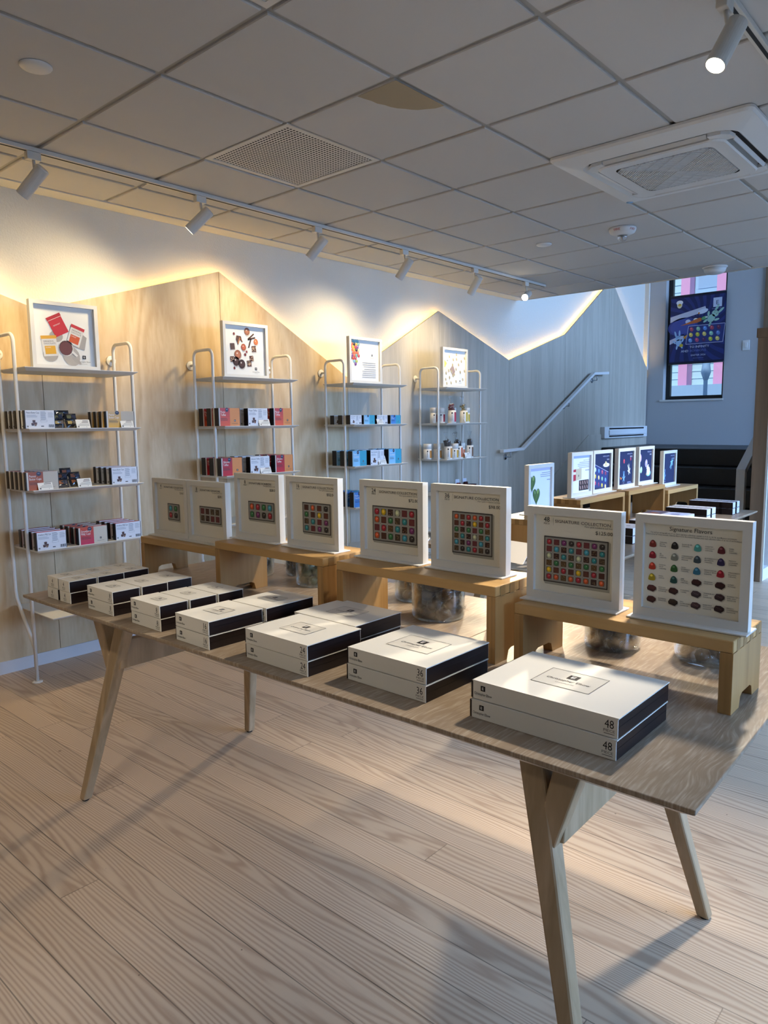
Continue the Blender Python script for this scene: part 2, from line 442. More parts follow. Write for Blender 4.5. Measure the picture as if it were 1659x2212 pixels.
# dropped ceiling: lay-in tiles standing proud of a T grid
T = .61; X0 = 1.5923; Y0 = 3.7057
b = MB()
b.box(XB, YR, ZC + .012, XC, YW, ZC + .03, mat=1)
VENTS = {(1, 1), (-1, 3)}
for i in range(-9, 9):
    for j in range(-1, 14):
        x0 = max(X0 + i * T, XB); x1 = min(X0 + (i + 1) * T, XC - .01)
        y1 = Y0 - j * T; y0 = max(y1 - T, YR)
        if j == -1: y1 = YP - .085
        if x1 - x0 < .05 or y1 - y0 < .05 or (i, j) in VENTS: continue
        g = .012; z0, z1 = ZC + .001, ZC + .011
        b.frustum((x0 + g + .003, y0 + g + .003, x1 - g - .003, y1 - g - .003), (x0 + g, y0 + g, x1 - g, y1 - g), z0, z0 + .004)
        b.frustum((x0 + g, y0 + g, x1 - g, y1 - g), (x0 + g, y0 + g, x1 - g, y1 - g), z0 + .004, z1 + .002)
struct('ceiling', b, [M['tile'], M['grid']])
b = MB(); b.box(XC - .012, YR, ZC - .005, XC, YP, ZC + .05); b.box(XC - .004, YR, ZC + .03, XC, YW, ZC + .3)
struct('trim_1', b, M['trim'])                                # ceiling edge at the stair void
b = MB(); b.box(XB, YP - .085, ZC - .002, XC, YP, ZC + .02); b.box(XB, YP, ZC + .004, XC, YW, ZC + .012)
struct('trim_2', b, M['trim'])                                # wall angle of the ceiling

# skirting under the panels
b = MB(); b.box(XB, YP - .006, 0, 7.35, YW, .07); struct('baseboard_left', b, M['skirting'])
# birch panelling with zigzag top edge, stood off the wall
prof = [(-1.84, 2.372), (-.62, 1.998), (.60, 2.372), (1.82, 1.998), (3.04, 2.373), (4.26, 1.722), (5.475, 2.368), (6.691, 1.993), (7.92, 2.358), (9.14, 3.14), (10.365, 2.072)]
b = MB()
for (xa, za), (xb, zb) in zip(prof, prof[1:]):
    g = .0016
    b.prism([(xa + g, .07), (xb - g, .07), (xb - g, zb), (xa + g, za)], YP, YP + .02, mat=2 if xa > 4 else 0)
    b.box(xa - .02 if xa > -1.8 else xa, YP + .012, .08, xa + .02, YP + .0195, za - .05, mat=1)
struct('wall_panelling', b, [M['ply'], M['dark'], M['ply_grey']])
b = MB()
for (xa, za), (xb, zb) in zip(prof, prof[1:]):
    d = Vector((xb - xa, zb - za)).normalized(); nx, nz = d.y * .045, -d.x * .045
    b.hexa([(xa + nx, YP + .022, za + nz), (xa + nx, YP + .032, za + nz), (xa + nx * 1.4, YP + .032, za + nz * 1.4), (xa + nx * 1.4, YP + .022, za + nz * 1.4)],
           [(xb + nx, YP + .022, zb + nz), (xb + nx, YP + .032, zb + nz), (xb + nx * 1.4, YP + .032, zb + nz * 1.4), (xb + nx * 1.4, YP + .022, zb + nz * 1.4)])
tag(obj('led_strip', b, M['led']), 'warm yellow light strip glowing behind the zigzag wooden panelling', 'light strip')
b = MB(); b.box(10.352, YP - .0, 2.06, 10.388, YW, 4.9); struct('trim_3', b, M['wall'])

# end-wall window
b = MB()
for q in ((wy0, wz0, wy1, wz0 + .05), (wy0, wz1 - .05, wy1, wz1), (wy0, wz0 + .05, wy0 + .045, wz1 - .05), (wy1 - .06, wz0 + .05, wy1, wz1 - .05)):
    b.box(XE + .10, q[0], q[1], XE + .16, q[2], q[3])
w1 = struct('window_1', b, M['window_frame'])
p = MB(); p.box(XE + .125, wy0 + .045, wz0 + .05, XE + .132, wy1 - .06, wz1 - .05); obj('pane', p, M['pane'], w1)
p = MB(); p.box(XE - .012, wy0 - .01, wz0 - .025, XE + .10, wy1 + .04, wz0); obj('sill', p, M['trim'], w1)
b = MB(); b.box(XE - .02, 1.2, 1.02, XE, 2.665, 4.9); struct('trim_4', b, M['fir'])

# ------------------------------------------------------------------ stairs, rails, heater, switch
b = MB(); xs = [7.61, 7.94, 8.27, 8.6, 8.93]
for k, x in enumerate(xs):
    z = .201 * (k + 1)
    b.box(x, 1.72, z - .201, XE - .001, YP - .003, z)
st = obj('staircase', b, M['black_step'], bev=.012)
tag(st, 'wide black staircase rising to the landing under the window', 'staircase')
b = MB()
b.prism([(7.12, .43), (8.55, 1.175), (10.38, 1.175), (10.38, 1.006), (8.93, 1.006), (7.60, .202), (7.60, .001), (7.12, .001)], YP - .013, YP - .001, 'y')
tag(obj('stair_stringer', b, M['ply_grey']), 'grey wooden skirt board rising up the wall beside the black stairs', 'stair skirt')
def flat_rail(name, label, pts, w, t, discs, group=None, post=None):
    r = thing(name, label, 'handrail', pts[0]); o = Vector(pts[0])
    b = MB()
    for a, c in zip(pts, pts[1:]):
        a, c = Vector(a) - o, Vector(c) - o
        b.hexa([a + Vector((0, -w, -t)), a + Vector((0, w, -t)), a + Vector((0, w, t)), a + Vector((0, -w, t))],
               [c + Vector((0, -w, -t)), c + Vector((0, w, -t)), c + Vector((0, w, t)), c + Vector((0, -w, t))])
    obj('rail', b, M['plastic'], r, bev=.003)
    for d in discs:
        b = MB(); q = Vector(d) - o
        b.lathe([(.03, 0), (.03, .008), (.026, .01)], 16, M=Matrix.Translation((q.x, YP - o.y, q.z - .075)) @ Matrix.Rotation(PI / 2, 4, 'X'))
        b.tube([(q.x, YP - o.y - .005, q.z - .075), (q.x, q.y, q.z - .075), (q.x, q.y, q.z - .01)], .007, 8)
        obj('bracket', b, M['steel'], r)
    return r
flat_rail('handrail', 'white flat handrail climbing the wooden wall beside the stairs', [(6.45, 4.085, 1.05), (6.86, 4.085, 1.06), (8.52, 4.085, 1.925), (8.92, 4.085, 1.95)], .022, .016, [(6.62, 4.085, 1.055), (7.9, 4.085, 1.60), (8.62, 4.085, 1.925)])
r = thing('stair_railing', 'white stair railing with square post beside the slatted partition', 'handrail', (7.5, 2.055, 0))
b = MB(); b.box(-.03, -.04, .001, .03, .04, .87); obj('post', b, M['plastic'], r, bev=.003)
b = MB(); b.hexa([(-.03, -.04, .87), (.03, -.04, .84), (.03, .04, .84), (-.03, .04, .87)], [(1.6, -.04, 1.83), (1.66, -.04, 1.80), (1.66, .04, 1.80), (1.6, .04, 1.83)]); obj('rail', b, M['plastic'], r)
h = thing('baseboard_heater', 'long white electric heater low on the wooden wall above landing', 'heater', (8.90, YP - .001, 1.12))
b = MB(); b.box(0, -.06, 0, 1.38, 0, .15); b2 = MB()
obj('casing', b, M['plastic'], h, bev=.006)
b2.box(.13, -.0625, .115, 1.25, -.0605, .135); b2.box(.13, -.0625, .018, 1.25, -.0605, .036); obj('grille', b2, M['dark'], h)
b = MB(); b.box(.12, -.075, .045, 1.30, -.061, .105); obj('front_panel', b, M['plastic'], h, bev=.004)
s = thing('light_switch', 'white rocker light switch on the pale wall right of the window', 'switch', (XE, 2.864, 2.305), -PI / 2)
b = MB(); b.box(-.042, -.008, -.065, .042, 0, .065); obj('plate', b, M['plastic'], s, bev=.003)
b = MB(); b.box(-.017, -.013, -.034, .017, -.008, .034); obj('rocker', b, M['plastic'], s, bev=.003)

# slatted partition
p = thing('slatted_partition', 'tall wooden partition with white edged slats near the stairs', 'partition', (6.50, 1.60, 0))
b = MB(); b.box(0, 0, .001, .05, .105, 2.0); obj('end_post', b, M['fir'], p, bev=.002)
b = MB(); b.box(-.006, -.01, 2.0, 2.4, .115, 2.075); obj('top_rail', b, M['fir'], p, bev=.003)
b = MB(); b.box(.05, -.006, .001, 2.4, .1, .10); obj('plinth', b, M['plastic'], p)
b = MB(); b.box(.05, .05, .10, 2.4, .10, 2.0); obj('back_panel', b, M['fir'], p)
for k in range(12):
    x = .052 + k * .2
    b = MB(); b.box(x, -.004, .10, x + .018, .05, 2.0); obj('slat', b, M['plastic'], p)

# ------------------------------------------------------------------ outside, seen through the window
b = MB(); b.box(XE + .3, -14, -1.6, 26, 14, -1.5); struct('ground_outside', b, M['ground'])
f = thing('building', 'pale blue house with pink columns across the street outside window', 'building', (17, 5.2, -1.5))
b = MB(); b.box(0, -5, 0, 4, 5, 9.5)
for k in range(36): b.box(-.02, -5, 3.6 + k * .16, 0, 5, 3.6 + k * .16 + .02)
obj('wall', b, M['fac_a'], f)
for y in (-1.4, -.07, .68, 2.0):
    b = MB(); b.box(-.35, y - .095, 0, -.03, y + .095, 7.2); b.box(-.4, y - .14, 3.05, -.02, y + .14, 3.35); b.box(-.4, y - .14, 0, -.02, y + .14, 3.0)
    obj('column', b, M['fac_b'], f)
for y in (-.75, .30, 1.35):
    for z in (.4, 5.6):
        b = MB(); b.box(-.06, y - .27, z, -.021, y + .27, z + 2.4); w = obj('window', b, M['fac_d'], f)
        b = MB(); b.box(-.075, y - .20, z + .1, -.061, y + .20, z + 2.3); obj('pane', b, M['fac_c'], w)
b = MB(); b.box(-.5, -5, 3.1, -.021, 5, 3.6); b.box(-.42, -5, 5.2, -.021, 5, 5.4); obj('cornice', b, M['fac_c'], f)
tag(obj('street_lamp', (lambda m: (m.tube([(0, 0, 0), (0, 0, 4.05)], .04), m.lathe([(.04, 3.6), (.09, 3.75), (.07, 3.9), (.10, 4.05), (.01, 4.2)], 10), m)[-1])(MB()), M['fac_c'], loc=(14.8, 4.78, -1.5)), 'slim street lamp standing outside the window before pink columns', 'street lamp')

# ------------------------------------------------------------------ tables
def leg_seg(b, p, q, wp, wq):
    p, q = Vector(p), Vector(q)
    f = lambda c, w: [c + Vector((-w[0], -w[1], 0)), c + Vector((w[0], -w[1], 0)), c + Vector((w[0], w[1], 0)), c + Vector((-w[0], w[1], 0))]
    b.hexa(f(p, wp), f(q, wq))
def make_table(label, loc, rz):
    r = thing('display_table', label, 'table', loc, rz)
    b = MB(); n = 3; L = 2.35 / n
    for k in range(n):
        y0 = -1.175 + k * L; y1 = y0 + L; i0 = .03 if k == 0 else 0; i1 = .03 if k == n - 1 else 0
        g = .0006
        b.frustum((-.452, y0 + i0 + g, .452, y1 - i1 - g), (-.482, y0 + g, .482, y1 - g), .722, .741)
        b.box(-.482, y0 + g, .741, .482, y1 - g, .75)
    obj('tabletop', b, M['table'], r, bev=.002)
    for sx in (-1, 1):
        for sy in (-1, 1):
            b = MB()
            fx, tx = (-.40, -.29) if sx < 0 else (.36, .255)
            leg_seg(b, (fx, sy * .965, .006), (tx, sy * .785, .722), (.017, .017), (.025, .030))
            lg = obj('leg', b, M['leg'], r, bev=.006)
            b = MB(); b.lathe([(.012, 0), (.014, .006)], 12, M=Matrix.Translation((fx, sy * .965, .0005))); obj('foot_pad', b, M['dark'], lg)
            if sx < 0:
                b = MB(); leg_seg(b, (tx - .035, sy * .845, .50), (tx - .005, sy * (.985 if sy > 0 else .90), .722), (.019, .024), (.025, .033)); obj('brace', b, M['leg'], lg, bev=.004)
    for sy in (-1, 1):
        b = MB(); yr = .82 if sy > 0 else -.865; b.prism([(-.325, .505), (-.31, .605), (.275, .605), (.29, .505)], yr - .015, yr + .015, 'y'); obj('cross_rail', b, M['leg'], r, bev=.003)
    return r
make_table('long limed oak table in front, bearing white chocolate boxes and framed signs', (1.563, 1.53, 0), math.radians(1.22))
make_table('second oak display table nearer the black stairs, bearing navy framed signs', (4.0, 1.79, 0), -PI / 2)

# ------------------------------------------------------------------ bamboo risers
def riser(label, loc, rz, w, d, h, group):
    r = thing('riser', label, 'riser', loc, rz, group); t = .026
    b = MB(); b.box(-w/2, -d/2, h - t, w/2, d/2, h); obj('top_board', b, M['bamboo'], r, bev=.0025)
    for s in (-1, 1):
        b = MB(); x0, x1 = (-w/2, -w/2 + t) if s < 0 else (w/2 - t, w/2)
        n = .028; pts = [(-d/2, 0), (-d/2 + .055, 0), (-d/2 + .062, n * .8), (-d/2 + .075, n), (d/2 - .075, n), (d/2 - .062, n * .8), (d/2 - .055, 0), (d/2, 0), (d/2, h - t - .0003), (-d/2, h - t - .0003)]
        b.prism(pts, x0, x1, 'x'); nf = 4; fw = d / (2 * nf + 1)
        for k in range(nf):
            y = -d/2 + fw * (2 * k + 1); xs_ = x0 - .0006 if s < 0 else x1
            b.box(xs_, y, h - t, xs_ + .0006, y + fw, h - .001, mat=1)
        obj('side_panel', b, [M['bamboo_side'], M['bamboo_end']], r, bev=.0004)
    return r
TZ = .7502
RG = 'bamboo risers along the front table'
riser('bamboo riser under the 4 piece and 8 piece ganache signs', (1.63, 2.415, TZ), -PI/2, .545, .20, .155, RG)
riser('bamboo riser under the 8 piece bonbon and 16 piece signs', (1.60, 1.852, TZ), -PI/2, .55, .21, .195, RG)
riser('bamboo riser under the 24 piece and 36 piece signs', (1.588, 1.235, TZ), -PI/2, .555, .20, .197, RG)
riser('bamboo riser under the 48 piece and flavors signs', (1.628, .672, TZ), -PI/2, .51, .205, .155, RG)
RG2 = 'bamboo risers on the second table'
riser('bamboo riser carrying the green hearts sign on second table', (3.165, 1.765, TZ), 0, .56, .20, .155, RG2)
riser('bamboo riser under the cookie box and egg tray signs', (3.727, 1.81, TZ), 0, .55, .20, .195, RG2)
riser('bamboo riser under the two navy rabbit and egg signs', (4.335, 1.81, TZ), 0, .556, .20, .195, RG2)
riser('bamboo riser under the last navy sign nearest the stairs', (4.92, 1.80, TZ), 0, .556, .20, .155, RG2)

# ------------------------------------------------------------------ framed signs
PAL = dict(R='#9c2430', O='#c2552a', Y='#c9a81c', G='#2f6b3c', T='#2d7f83', B='#3b8fa3', P='#6f2a5e', V='#5d2d6d', K='#2b221f', W='#b9bd9a', M='#4d2a1f', D='#3a1f18', C='#5a2f22', N='#4b3b2a', H='#5b4326', S='#6a2b33')
def sign(label, loc, rz, art, w=.245, h=.235, d=.024, base=True, mw=.019, cat='sign', name='framed_sign', group=None, sheetcol='#e6e0cf'):
    r = thing(name, label, cat, loc, rz, group); z0 = .004 if base else 0
    if base:
        b = MB(); b.box(-w/2 - .005, -.038, 0, w/2 + .005, .036, .004); obj('base_plate', b, M['white_frame'], r, bev=.0012)
    b = MB()
    for q in ((-w/2, z0, w/2, z0 + mw), (-w/2, h - mw, w/2, h), (-w/2, z0 + mw, -w/2 + mw, h - mw), (w/2 - mw, z0 + mw, w/2, h - mw)):
        b.box(q[0], -d/2, q[1], q[2], d/2, q[3])
    obj('frame', b, M['white_frame'], r)
    iw, ih = w - 2 * mw, h - z0 - 2 * mw
    b = MB(); b.box(-iw/2, .0005, 0, iw/2, .003, ih, lin(sheetcol))
    a = Art(b); art(a, iw, ih)
    obj('print', b, PR, r, loc=(0, d/2 - .0135, z0 + mw))
    return r

def choc(a, k, x, y, s, rnd):
    """one chocolate of a boxed assortment"""
    c = PAL[k]; r = s * .40
    if k in 'MDCNHS':
        a.rrect(x, y, 2 * r, 2 * r, 0, c, 3); 
        if k in 'DNH':
            for q in range(6): a.ell(x + (rnd.random() - .5) * 1.5 * r, y + (rnd.random() - .5) * 1.5 * r, r * .13, r * .13, '#9c7f5a', 4, 6)
        elif k in 'CS':
            for q in (-1, 0, 1): a.rrect(x + q * r * .5, y, r * .12, 1.6 * r, .5, '#7d4a3a', 4)
    else:
        a.ell(x, y, r * 1.02, r * 1.02, '#3c3a36', 2, 14)
        if k in 'GTK' and rnd.random() < .5: a.ell(x, y, r, r, c, 3, 6)
        else: a.ell(x, y, r * .9, r, c, 3, 14)
        a.ell(x - .1 * r, y + .1 * r, r * .5, r * .55, tuple(min(1, q * 1.7 + .02) for q in lin(c)), 4, 10)
        a.ell(x + .2 * r, y + .3 * r, r * .14, r * .14, '#e8e4da', 5, 6)
ROWS48 = ['RSPKRSPK', 'SBDTSBDT', 'WDTNWDTN', 'HGHGHGHG', 'YCRMYCRM', 'ROHORODO']
def tray_art(num, title, price, rows, box):
    def f(a, w, h):
        L, R_, Tp = -w/2, w/2, h
        u = lambda q: L + q * w
        v = lambda q: Tp - q * h
        a.text(num, u(.145), v(.097), .0125, '#2c2823', 2, 'c', .95)
        a.text('PIECE', u(.145), v(.13), .0042, '#4a453e', 2, 'c', 1.1)
        a.rect(u(.232), v(.135), u(.234), v(.04), '#6b665c', 2)
        a.text(title, u(.255), v(.098), .0072, '#3a3630', 2, 'l', 1.2, maxw=w * .71)
        a.text('Flavor guide included in each box', u(.97), v(.128), .0040, '#3a3630', 2, 'r', .9)
        a.text(price, u(.975), v(.205), .0085, '#3a3630', 2, 'r', 1.1)
        x0, x1, y0, y1 = u(box[0]), u(box[1]), v(box[3]), v(box[2])
        a.poly([(x0 + .004, y0 - .006), (x1 + .005, y0 - .007), (x1 + .005, y1 - .004), (x1, y1), (x0, y0)], '#a9a596', 1)
        a.rect(x0, y0, x1, y1, '#2a2220', 2); e = .0025
        a.rect(x0 + e, y0 + e, x1 - e, y1 - e, '#8b8880', 3)
        m = .005; nx, ny = len(rows[0]), len(rows); sx = (x1 - x0 - 2 * m) / nx; sy = (y1 - y0 - 2 * m) / ny
        rnd = random.Random(hash(num) % 97 if False else len(title) + nx * ny)
        b2 = Art(a.b, a.M @ Matrix.Translation((0, 0, 3 * EPS)))
        for i in range(nx):
            for j in range(ny):
                cx = x0 + m + (i + .5) * sx; cy = y1 - m - (j + .5) * sy
                b2.rrect(cx, cy, sx * .93, sy * .93, 0, '#b9b6ac', 1)
                b2.rrect(cx, cy, sx * .82, sy * .82, 0, '#75716a', 1.5)
                choc(b2, rows[j][i], cx, cy, min(sx, sy), rnd)
    return f
SG = 'price signs on the front table'
FX = 1.607
def msign(num, what, title, price, rows, box, y, z):
    sign(what, (FX, y, z), -PI/2, tray_art(num, title, price, rows, box), group=SG)
H1, H2 = TZ + .1552, TZ + .1972
msign('48', 'white framed 48 piece price sign showing a tray of forty-eight chocolates', 'SIGNATURE COLLECTION', '$125.00', ROWS48, (.115, .93, .28, .875), .811, H1)
msign('36', 'white framed 36 piece price sign showing a square tray of chocolates', 'SIGNATURE COLLECTION', '$98.00', ['OCRORC', 'CRDYCR', 'GDGSGH', 'HTDWHT', 'BDPSBD', 'NKTRNK'], (.23, .86, .28, .875), 1.118, H2)
msign('24', 'white framed 24 piece price sign showing a wide tray of chocolates', 'SIGNATURE COLLECTION', '$72.00', ['RYDWSR', 'OCGNTS', 'SRHTDP', 'OMGNBK'], (.12, .95, .30, .85), 1.392, H2)
msign('16', 'white framed 16 piece price sign with four by four chocolates', 'SIGNATURE COLLECTION', '$52.00', ['MOCK', 'GMYC', 'NTSP', 'TSPK'], (.24, .88, .34, .86), 1.731, H2 - .002)
msign('8', 'white framed 8 piece bonbon price sign with eight coloured bonbons', 'SIGNATURE BONBON', '$28.00', ['ORGB', 'GPKR'], (.22, .90, .41, .75), 2.013, H2 - .002)
msign('8', 'white framed 8 piece ganache price sign with eight square chocolates', 'SIGNATURE GANACHE', '$28.00', ['SMNN', 'NDSS'], (.22, .88, .40, .73), 2.315, H1)
msign('4', 'white framed 4 piece price sign with just four chocolates', 'SIGNATURE COLLECTION', '$16.00', ['BG', 'RK'], (.36, .76, .42, .76), 2.5665, H1)

FL = [[('#7d2a22', 'CARAMEL\nPECAN\nPRALINE'), ('#231d1c', 'FLEUR DE SEL\nCARAMEL'), ('#4f9c92', 'TOASTED\nCOCONUT\nCARAMEL'), ('#5d1a22', 'DARK\nRUBY\nCARAMEL')],
      [('#8f1626', 'AJI\nSPICE\nCARAMEL'), ('#85877a', 'CARAMELIZED\nMACADAMIA\nPRALINE'), ('#3a4a52', 'BUTTERSCOTCH\nBOURBON\nCARAMEL'), ('#2a1f4a', 'FRENCH\nLAVENDER\nCARAMEL')],
      [('#bf3a22', 'PASSION\nFRUIT\nCARAMEL'), ('#2c5a28', 'FRESH\nROSEMARY\nCARAMEL'), ('#2f6d86', 'MADAGASCAR\nVANILLA BEAN\nCARAMEL'), ('#9c1428', 'STRAWBERRY\nBALSAMIC\nCARAMEL')],
      [('#b39a1c', 'FRESH\nLEMON'), ('#1f4a44', 'LIME\nVANILLA\nCARAMEL'), ('#421a18', 'CRUNCHY\nHAZELNUT'), ('#3a1418', 'HONEY\nALMOND')],
      [('#5a2a26', 'MEXICAN\nCINNAMON\nGANACHE'), ('#43201c', 'ETHIOPIAN\nCOFFEE'), ('#4a3a40', 'VENEZUELAN\nDARK\nGANACHE'), ('#3f262a', 'RUSSIAN TEA CO\nEARL GREY\nGANACHE')],
      [('#4a1f1c', 'RASPBERRY\nGANACHE'), ('#3a2a1c', 'BALI\nEXTRA DARK\nGANACHE'), ('#54383a', 'DARK MILK\nCHOCOLATE\nGANACHE'), ('#33191a', 'FRENCH\nCHAMPAGNE\nGANACHE')]]
def flavors(a, w, h):
    a.text('Signature Flavors', -.004, h * .925, .0092, '#2c2823', 2, 'c')
    a.text("You can't go wrong with any of our classic signature collections, available in 4, 8, 16, 24, 36, and 48-piece assortments.", 0, h * .885, .0034, '#35312b', 2, 'c', maxw=w * .88)
    a.text("There's a box for every moment, a favorite flavor to be discovered. Purchase your next collection online or at one of our boutiques.", 0, h * .862, .0034, '#35312b', 2, 'c', maxw=w * .98)
    for j, row in enumerate(FL):
        for i, (c, t) in enumerate(row):
            x = -w * .41 + i * w * .235; y = h * (.76 - j * .132); c = lin(c)
            hi = tuple(min(1, q * 2.2 + .06) for q in c)
            if j < 3 or (j == 3 and i < 2):
                a.ell(x + .0012, y - .0016, .0082, .0075, '#bdb6a4', 1)
                a.poly([(x + .0078 * math.cos(PI * k / 14), y - .0055 + .0135 * math.sin(PI * k / 14)) for k in range(15)] + [(x - .0075, y - .007), (x - .003, y - .0085), (x + .004, y - .0082), (x + .0078, y - .0065)], c, 2)
                a.ell(x - .001, y + .003, .0032, .0026, hi, 3, 10)
            else:
                P_ = [(-.0105, 0), (-.0065, .0065), (.003, .0070), (.0105, .003), (.0105, -.0025), (.004, -.0085), (-.0095, -.005)]
                a.poly([(x + .0012 + p * 1.02, y - .0015 + q * 1.02) for p, q in P_], '#bdb6a4', 1)
                a.poly([(x + p, y + q) for p, q in P_], tuple(q * .6 for q in c), 2)
                a.poly([(x + p, y + q) for p, q in [(-.0105, 0), (-.0065, .0065), (.003, .0070), (.0105, .003), (.004, -.003), (-.006, -.0022)]], c, 3)
                if j > 3 and i > 1:
                    for q in range(4): a.ell(x - .005 + q * .003, y + .003 - q * .0012, .0008, .0008, hi, 4, 6)
            for k, s in enumerate(t.split('\n')):
                a.text(s, x + w * .075, y + .003 - k * .0042, .0026, '#4a463e', 2)
sign('white framed flavors chart sign with rows of single bonbons', (FX, .533, H1), -PI/2, flavors, group=SG)

# second-table signs
NAVY = '#16234f'
def bunny(a, x, y, s, c, rot=0, L=3):
    cr, sr = math.cos(rot), math.sin(rot)
    def q(u, v): return (x + s * (cr * u - sr * v), y + s * (sr * u + cr * v))
    for e in (-.13, .13):
        cx, cy = q(e * 1.3, .62); a.ell(cx, cy, s * .08, s * .28, c, L, 10, rot - e)
    cx, cy = q(0, .25); a.ell(cx, cy, s * .24, s * .22, c, L, 12, rot)
    cx, cy = q(0, -.15); a.ell(cx, cy, s * .24, s * .30, c, L, 12, rot)
    for e, f_, t in ((-.36, -.02, .6), (.36, 0, -.6), (-.2, -.5, -.3), (.2, -.5, .3)):
        cx, cy = q(e, f_); a.ell(cx, cy, s * .08, s * .19, c, L, 8, rot + t)
    for e in (-.08, .08):
        cx, cy = q(e, .28); a.ell(cx, cy, s * .025, s * .03, '#223', L + 1, 6)
def egg(a, x, y, s, c, rot=.5, L=3):
    a.ell(x, y, s * .8, s, c, L, 14, rot); a.ell(x - s * .15, y + s * .3, s * .28, s * .35, tuple(min(1, q * 1.6 + .06) for q in lin(c)), L + 1, 10, rot)
def s_heart(a, w, h):
    a.rect(-w/2, h * .93, w/2, h, '#b9b9d4', 1)
    a.lines(0, h * .88, w * .48, 3, .009, '#9a9cb4', 2, 'r'); a.lines(w * .3, h * .70, w * .18, 1, .008, '#8a8ca4', 2, 'r', .004)
    for cx, cy, s in ((-w * .37, h * .66, .034), (-w * .16, h * .33, .034)):
        pts = []
        for k in range(30):
            t = 2 * PI * k / 30; X = .0605 * 16 * math.sin(t) ** 3; Yv = .0605 * (13 * math.cos(t) - 5 * math.cos(2 * t) - 2 * math.cos(3 * t) - math.cos(4 * t))
            pts.append((max(cx + s * X, -w/2), cy + s * Yv * 1.35))
        a.poly([(p + .001, q - .002) for p, q in pts if True], '#20301c', 2); a.poly(pts, '#4c6a33', 3)
        a.ell(cx + s * .35, cy + s * .55, s * .22, s * .35, '#93a95a', 4, 10, -.4); a.ell(max(cx - s * .45, -w/2 + s * .2), cy + s * .5, s * .18, s * .3, '#7b9660', 4, 10, .4)
        a.rrect(cx, cy - s * .2, .001, s * 1.3, -.5, '#b3b35a', 5)
def s_cookie(a, w, h):
    a.rect(-w/2, h * .93, w/2, h, '#a9b6de', 1)
    a.text('PEANUT BUTTER CUPS', w * .48, h * .85, .006, '#8a8ca4', 2, 'r', .8)
    a.lines(-w * .2, h * .82, w * .68, 4, .009, '#9a9cb4', 2, 'r'); a.lines(w * .2, h * .6, w * .28, 1, .008, '#8a8ca4', 2, 'r', .004)
    a.poly([(-w * .47, h * .32), (.02 - w * .05, h * .36), (.02 - w * .05, h * .66), (-w * .47, h * .63)], '#c9bda0', 2)
    a.poly([(-w * .47, h * .32), (-w * .27, h * .34), (-w * .27, h * .645), (-w * .47, h * .63)], '#b3243a', 3)
    a.rect(-w * .46, h * .5, -w * .28, h * .57, '#e6d9c8', 4); a.logo(-w * .12, h * .46, .009, 4)
    a.rect(-w * .08, h * .05, w * .46, h * .33, '#2b2024', 2)
    for i in range(4):
        for j in range(2):
            a.ell(-w * .01 + i * w * .128, h * .26 - j * h * .13, .0095, .012, '#6a4a4a', 3); a.rrect(-w * .01 + i * w * .128, h * .26 - j * h * .13, .004, .02, .5, '#c9b9b0', 4)
def s_eggtray(a, w, h):
    a.rect(-w/2, 0, w/2, h, NAVY, 1)
    a.text('EASTER EGG COLLECTION', w * .46, h * .90, .006, '#c9d3ee', 3, 'r', .8); a.text('$48.00', w * .46, h * .80, .0075, '#e6ecfa', 3, 'r')
    a.poly([(-w/2, h * .72), (w * .42, h * .44), (w * .34, 0), (-w/2, h * .06)], '#2a3a78', 2)
    a.poly([(-w/2, h * .735), (-w/2, h * .72), (w * .42, h * .44), (w * .42, h * .455)], '#aeb9dc', 3)
    cs = ['#b7d6c0', '#5d8ed0', '#b5546a', '#8a3a5a', '#d0b84a', '#e0cf8a', '#8fc4a0', '#6aa0d8', '#c0506a', '#7a3a6a', '#cdbf4a', '#e6d58a']
    for j in range(3):
        for i in range(4):
            egg(a, -w * .38 + i * w * .21, h * (.56 - j * .19) - i * h * .045, .0125, cs[j * 4 + i], .3)
    a.ell(w * .28, h * .66, w * .2, .012, '#eef0f4', 4); egg(a, w * .25, h * .70, .014, '#d9c98a', .2, 5)
def s_bunnies(a, w, h):
    a.rect(-w/2, 0, w/2, h, NAVY, 1)
    a.text('EASTER COLLECTION', w * .46, h * .90, .0065, '#c9d3ee', 3, 'r', .8); a.text('$35.00', w * .46, h * .81, .008, '#e6ecfa', 3, 'r')
    a.ell(-w * .46, h * .86, .012, .018, '#8fb6e0', 3); egg(a, -w * .1, h * .70, .014, '#c0455a', .2); egg(a, w * .36, h * .75, .011, '#a5405a', .2)
    a.ell(-w * .44, h * .54, .012, .019, '#a8cc8a', 3)
    bunny(a, -w * .1, h * .22, .042, '#7fb3e6'); bunny(a, w * .25, h * .42, .042, '#eef0e6', .3)
    a.poly([(-w * .38, h * .24), (-w * .22, h * .2), (-w * .3, h * .14)], '#d8843a', 4); a.ell(-w * .46, h * .1, .012, .016, '#7f9ed6', 3)
    a.text('BUNNY', -w * .1, h * .03, .0045, '#c9d3ee', 3, 'c'); a.lines(w * .15, h * .06, w * .3, 2, .007, '#aebbe0', 3)
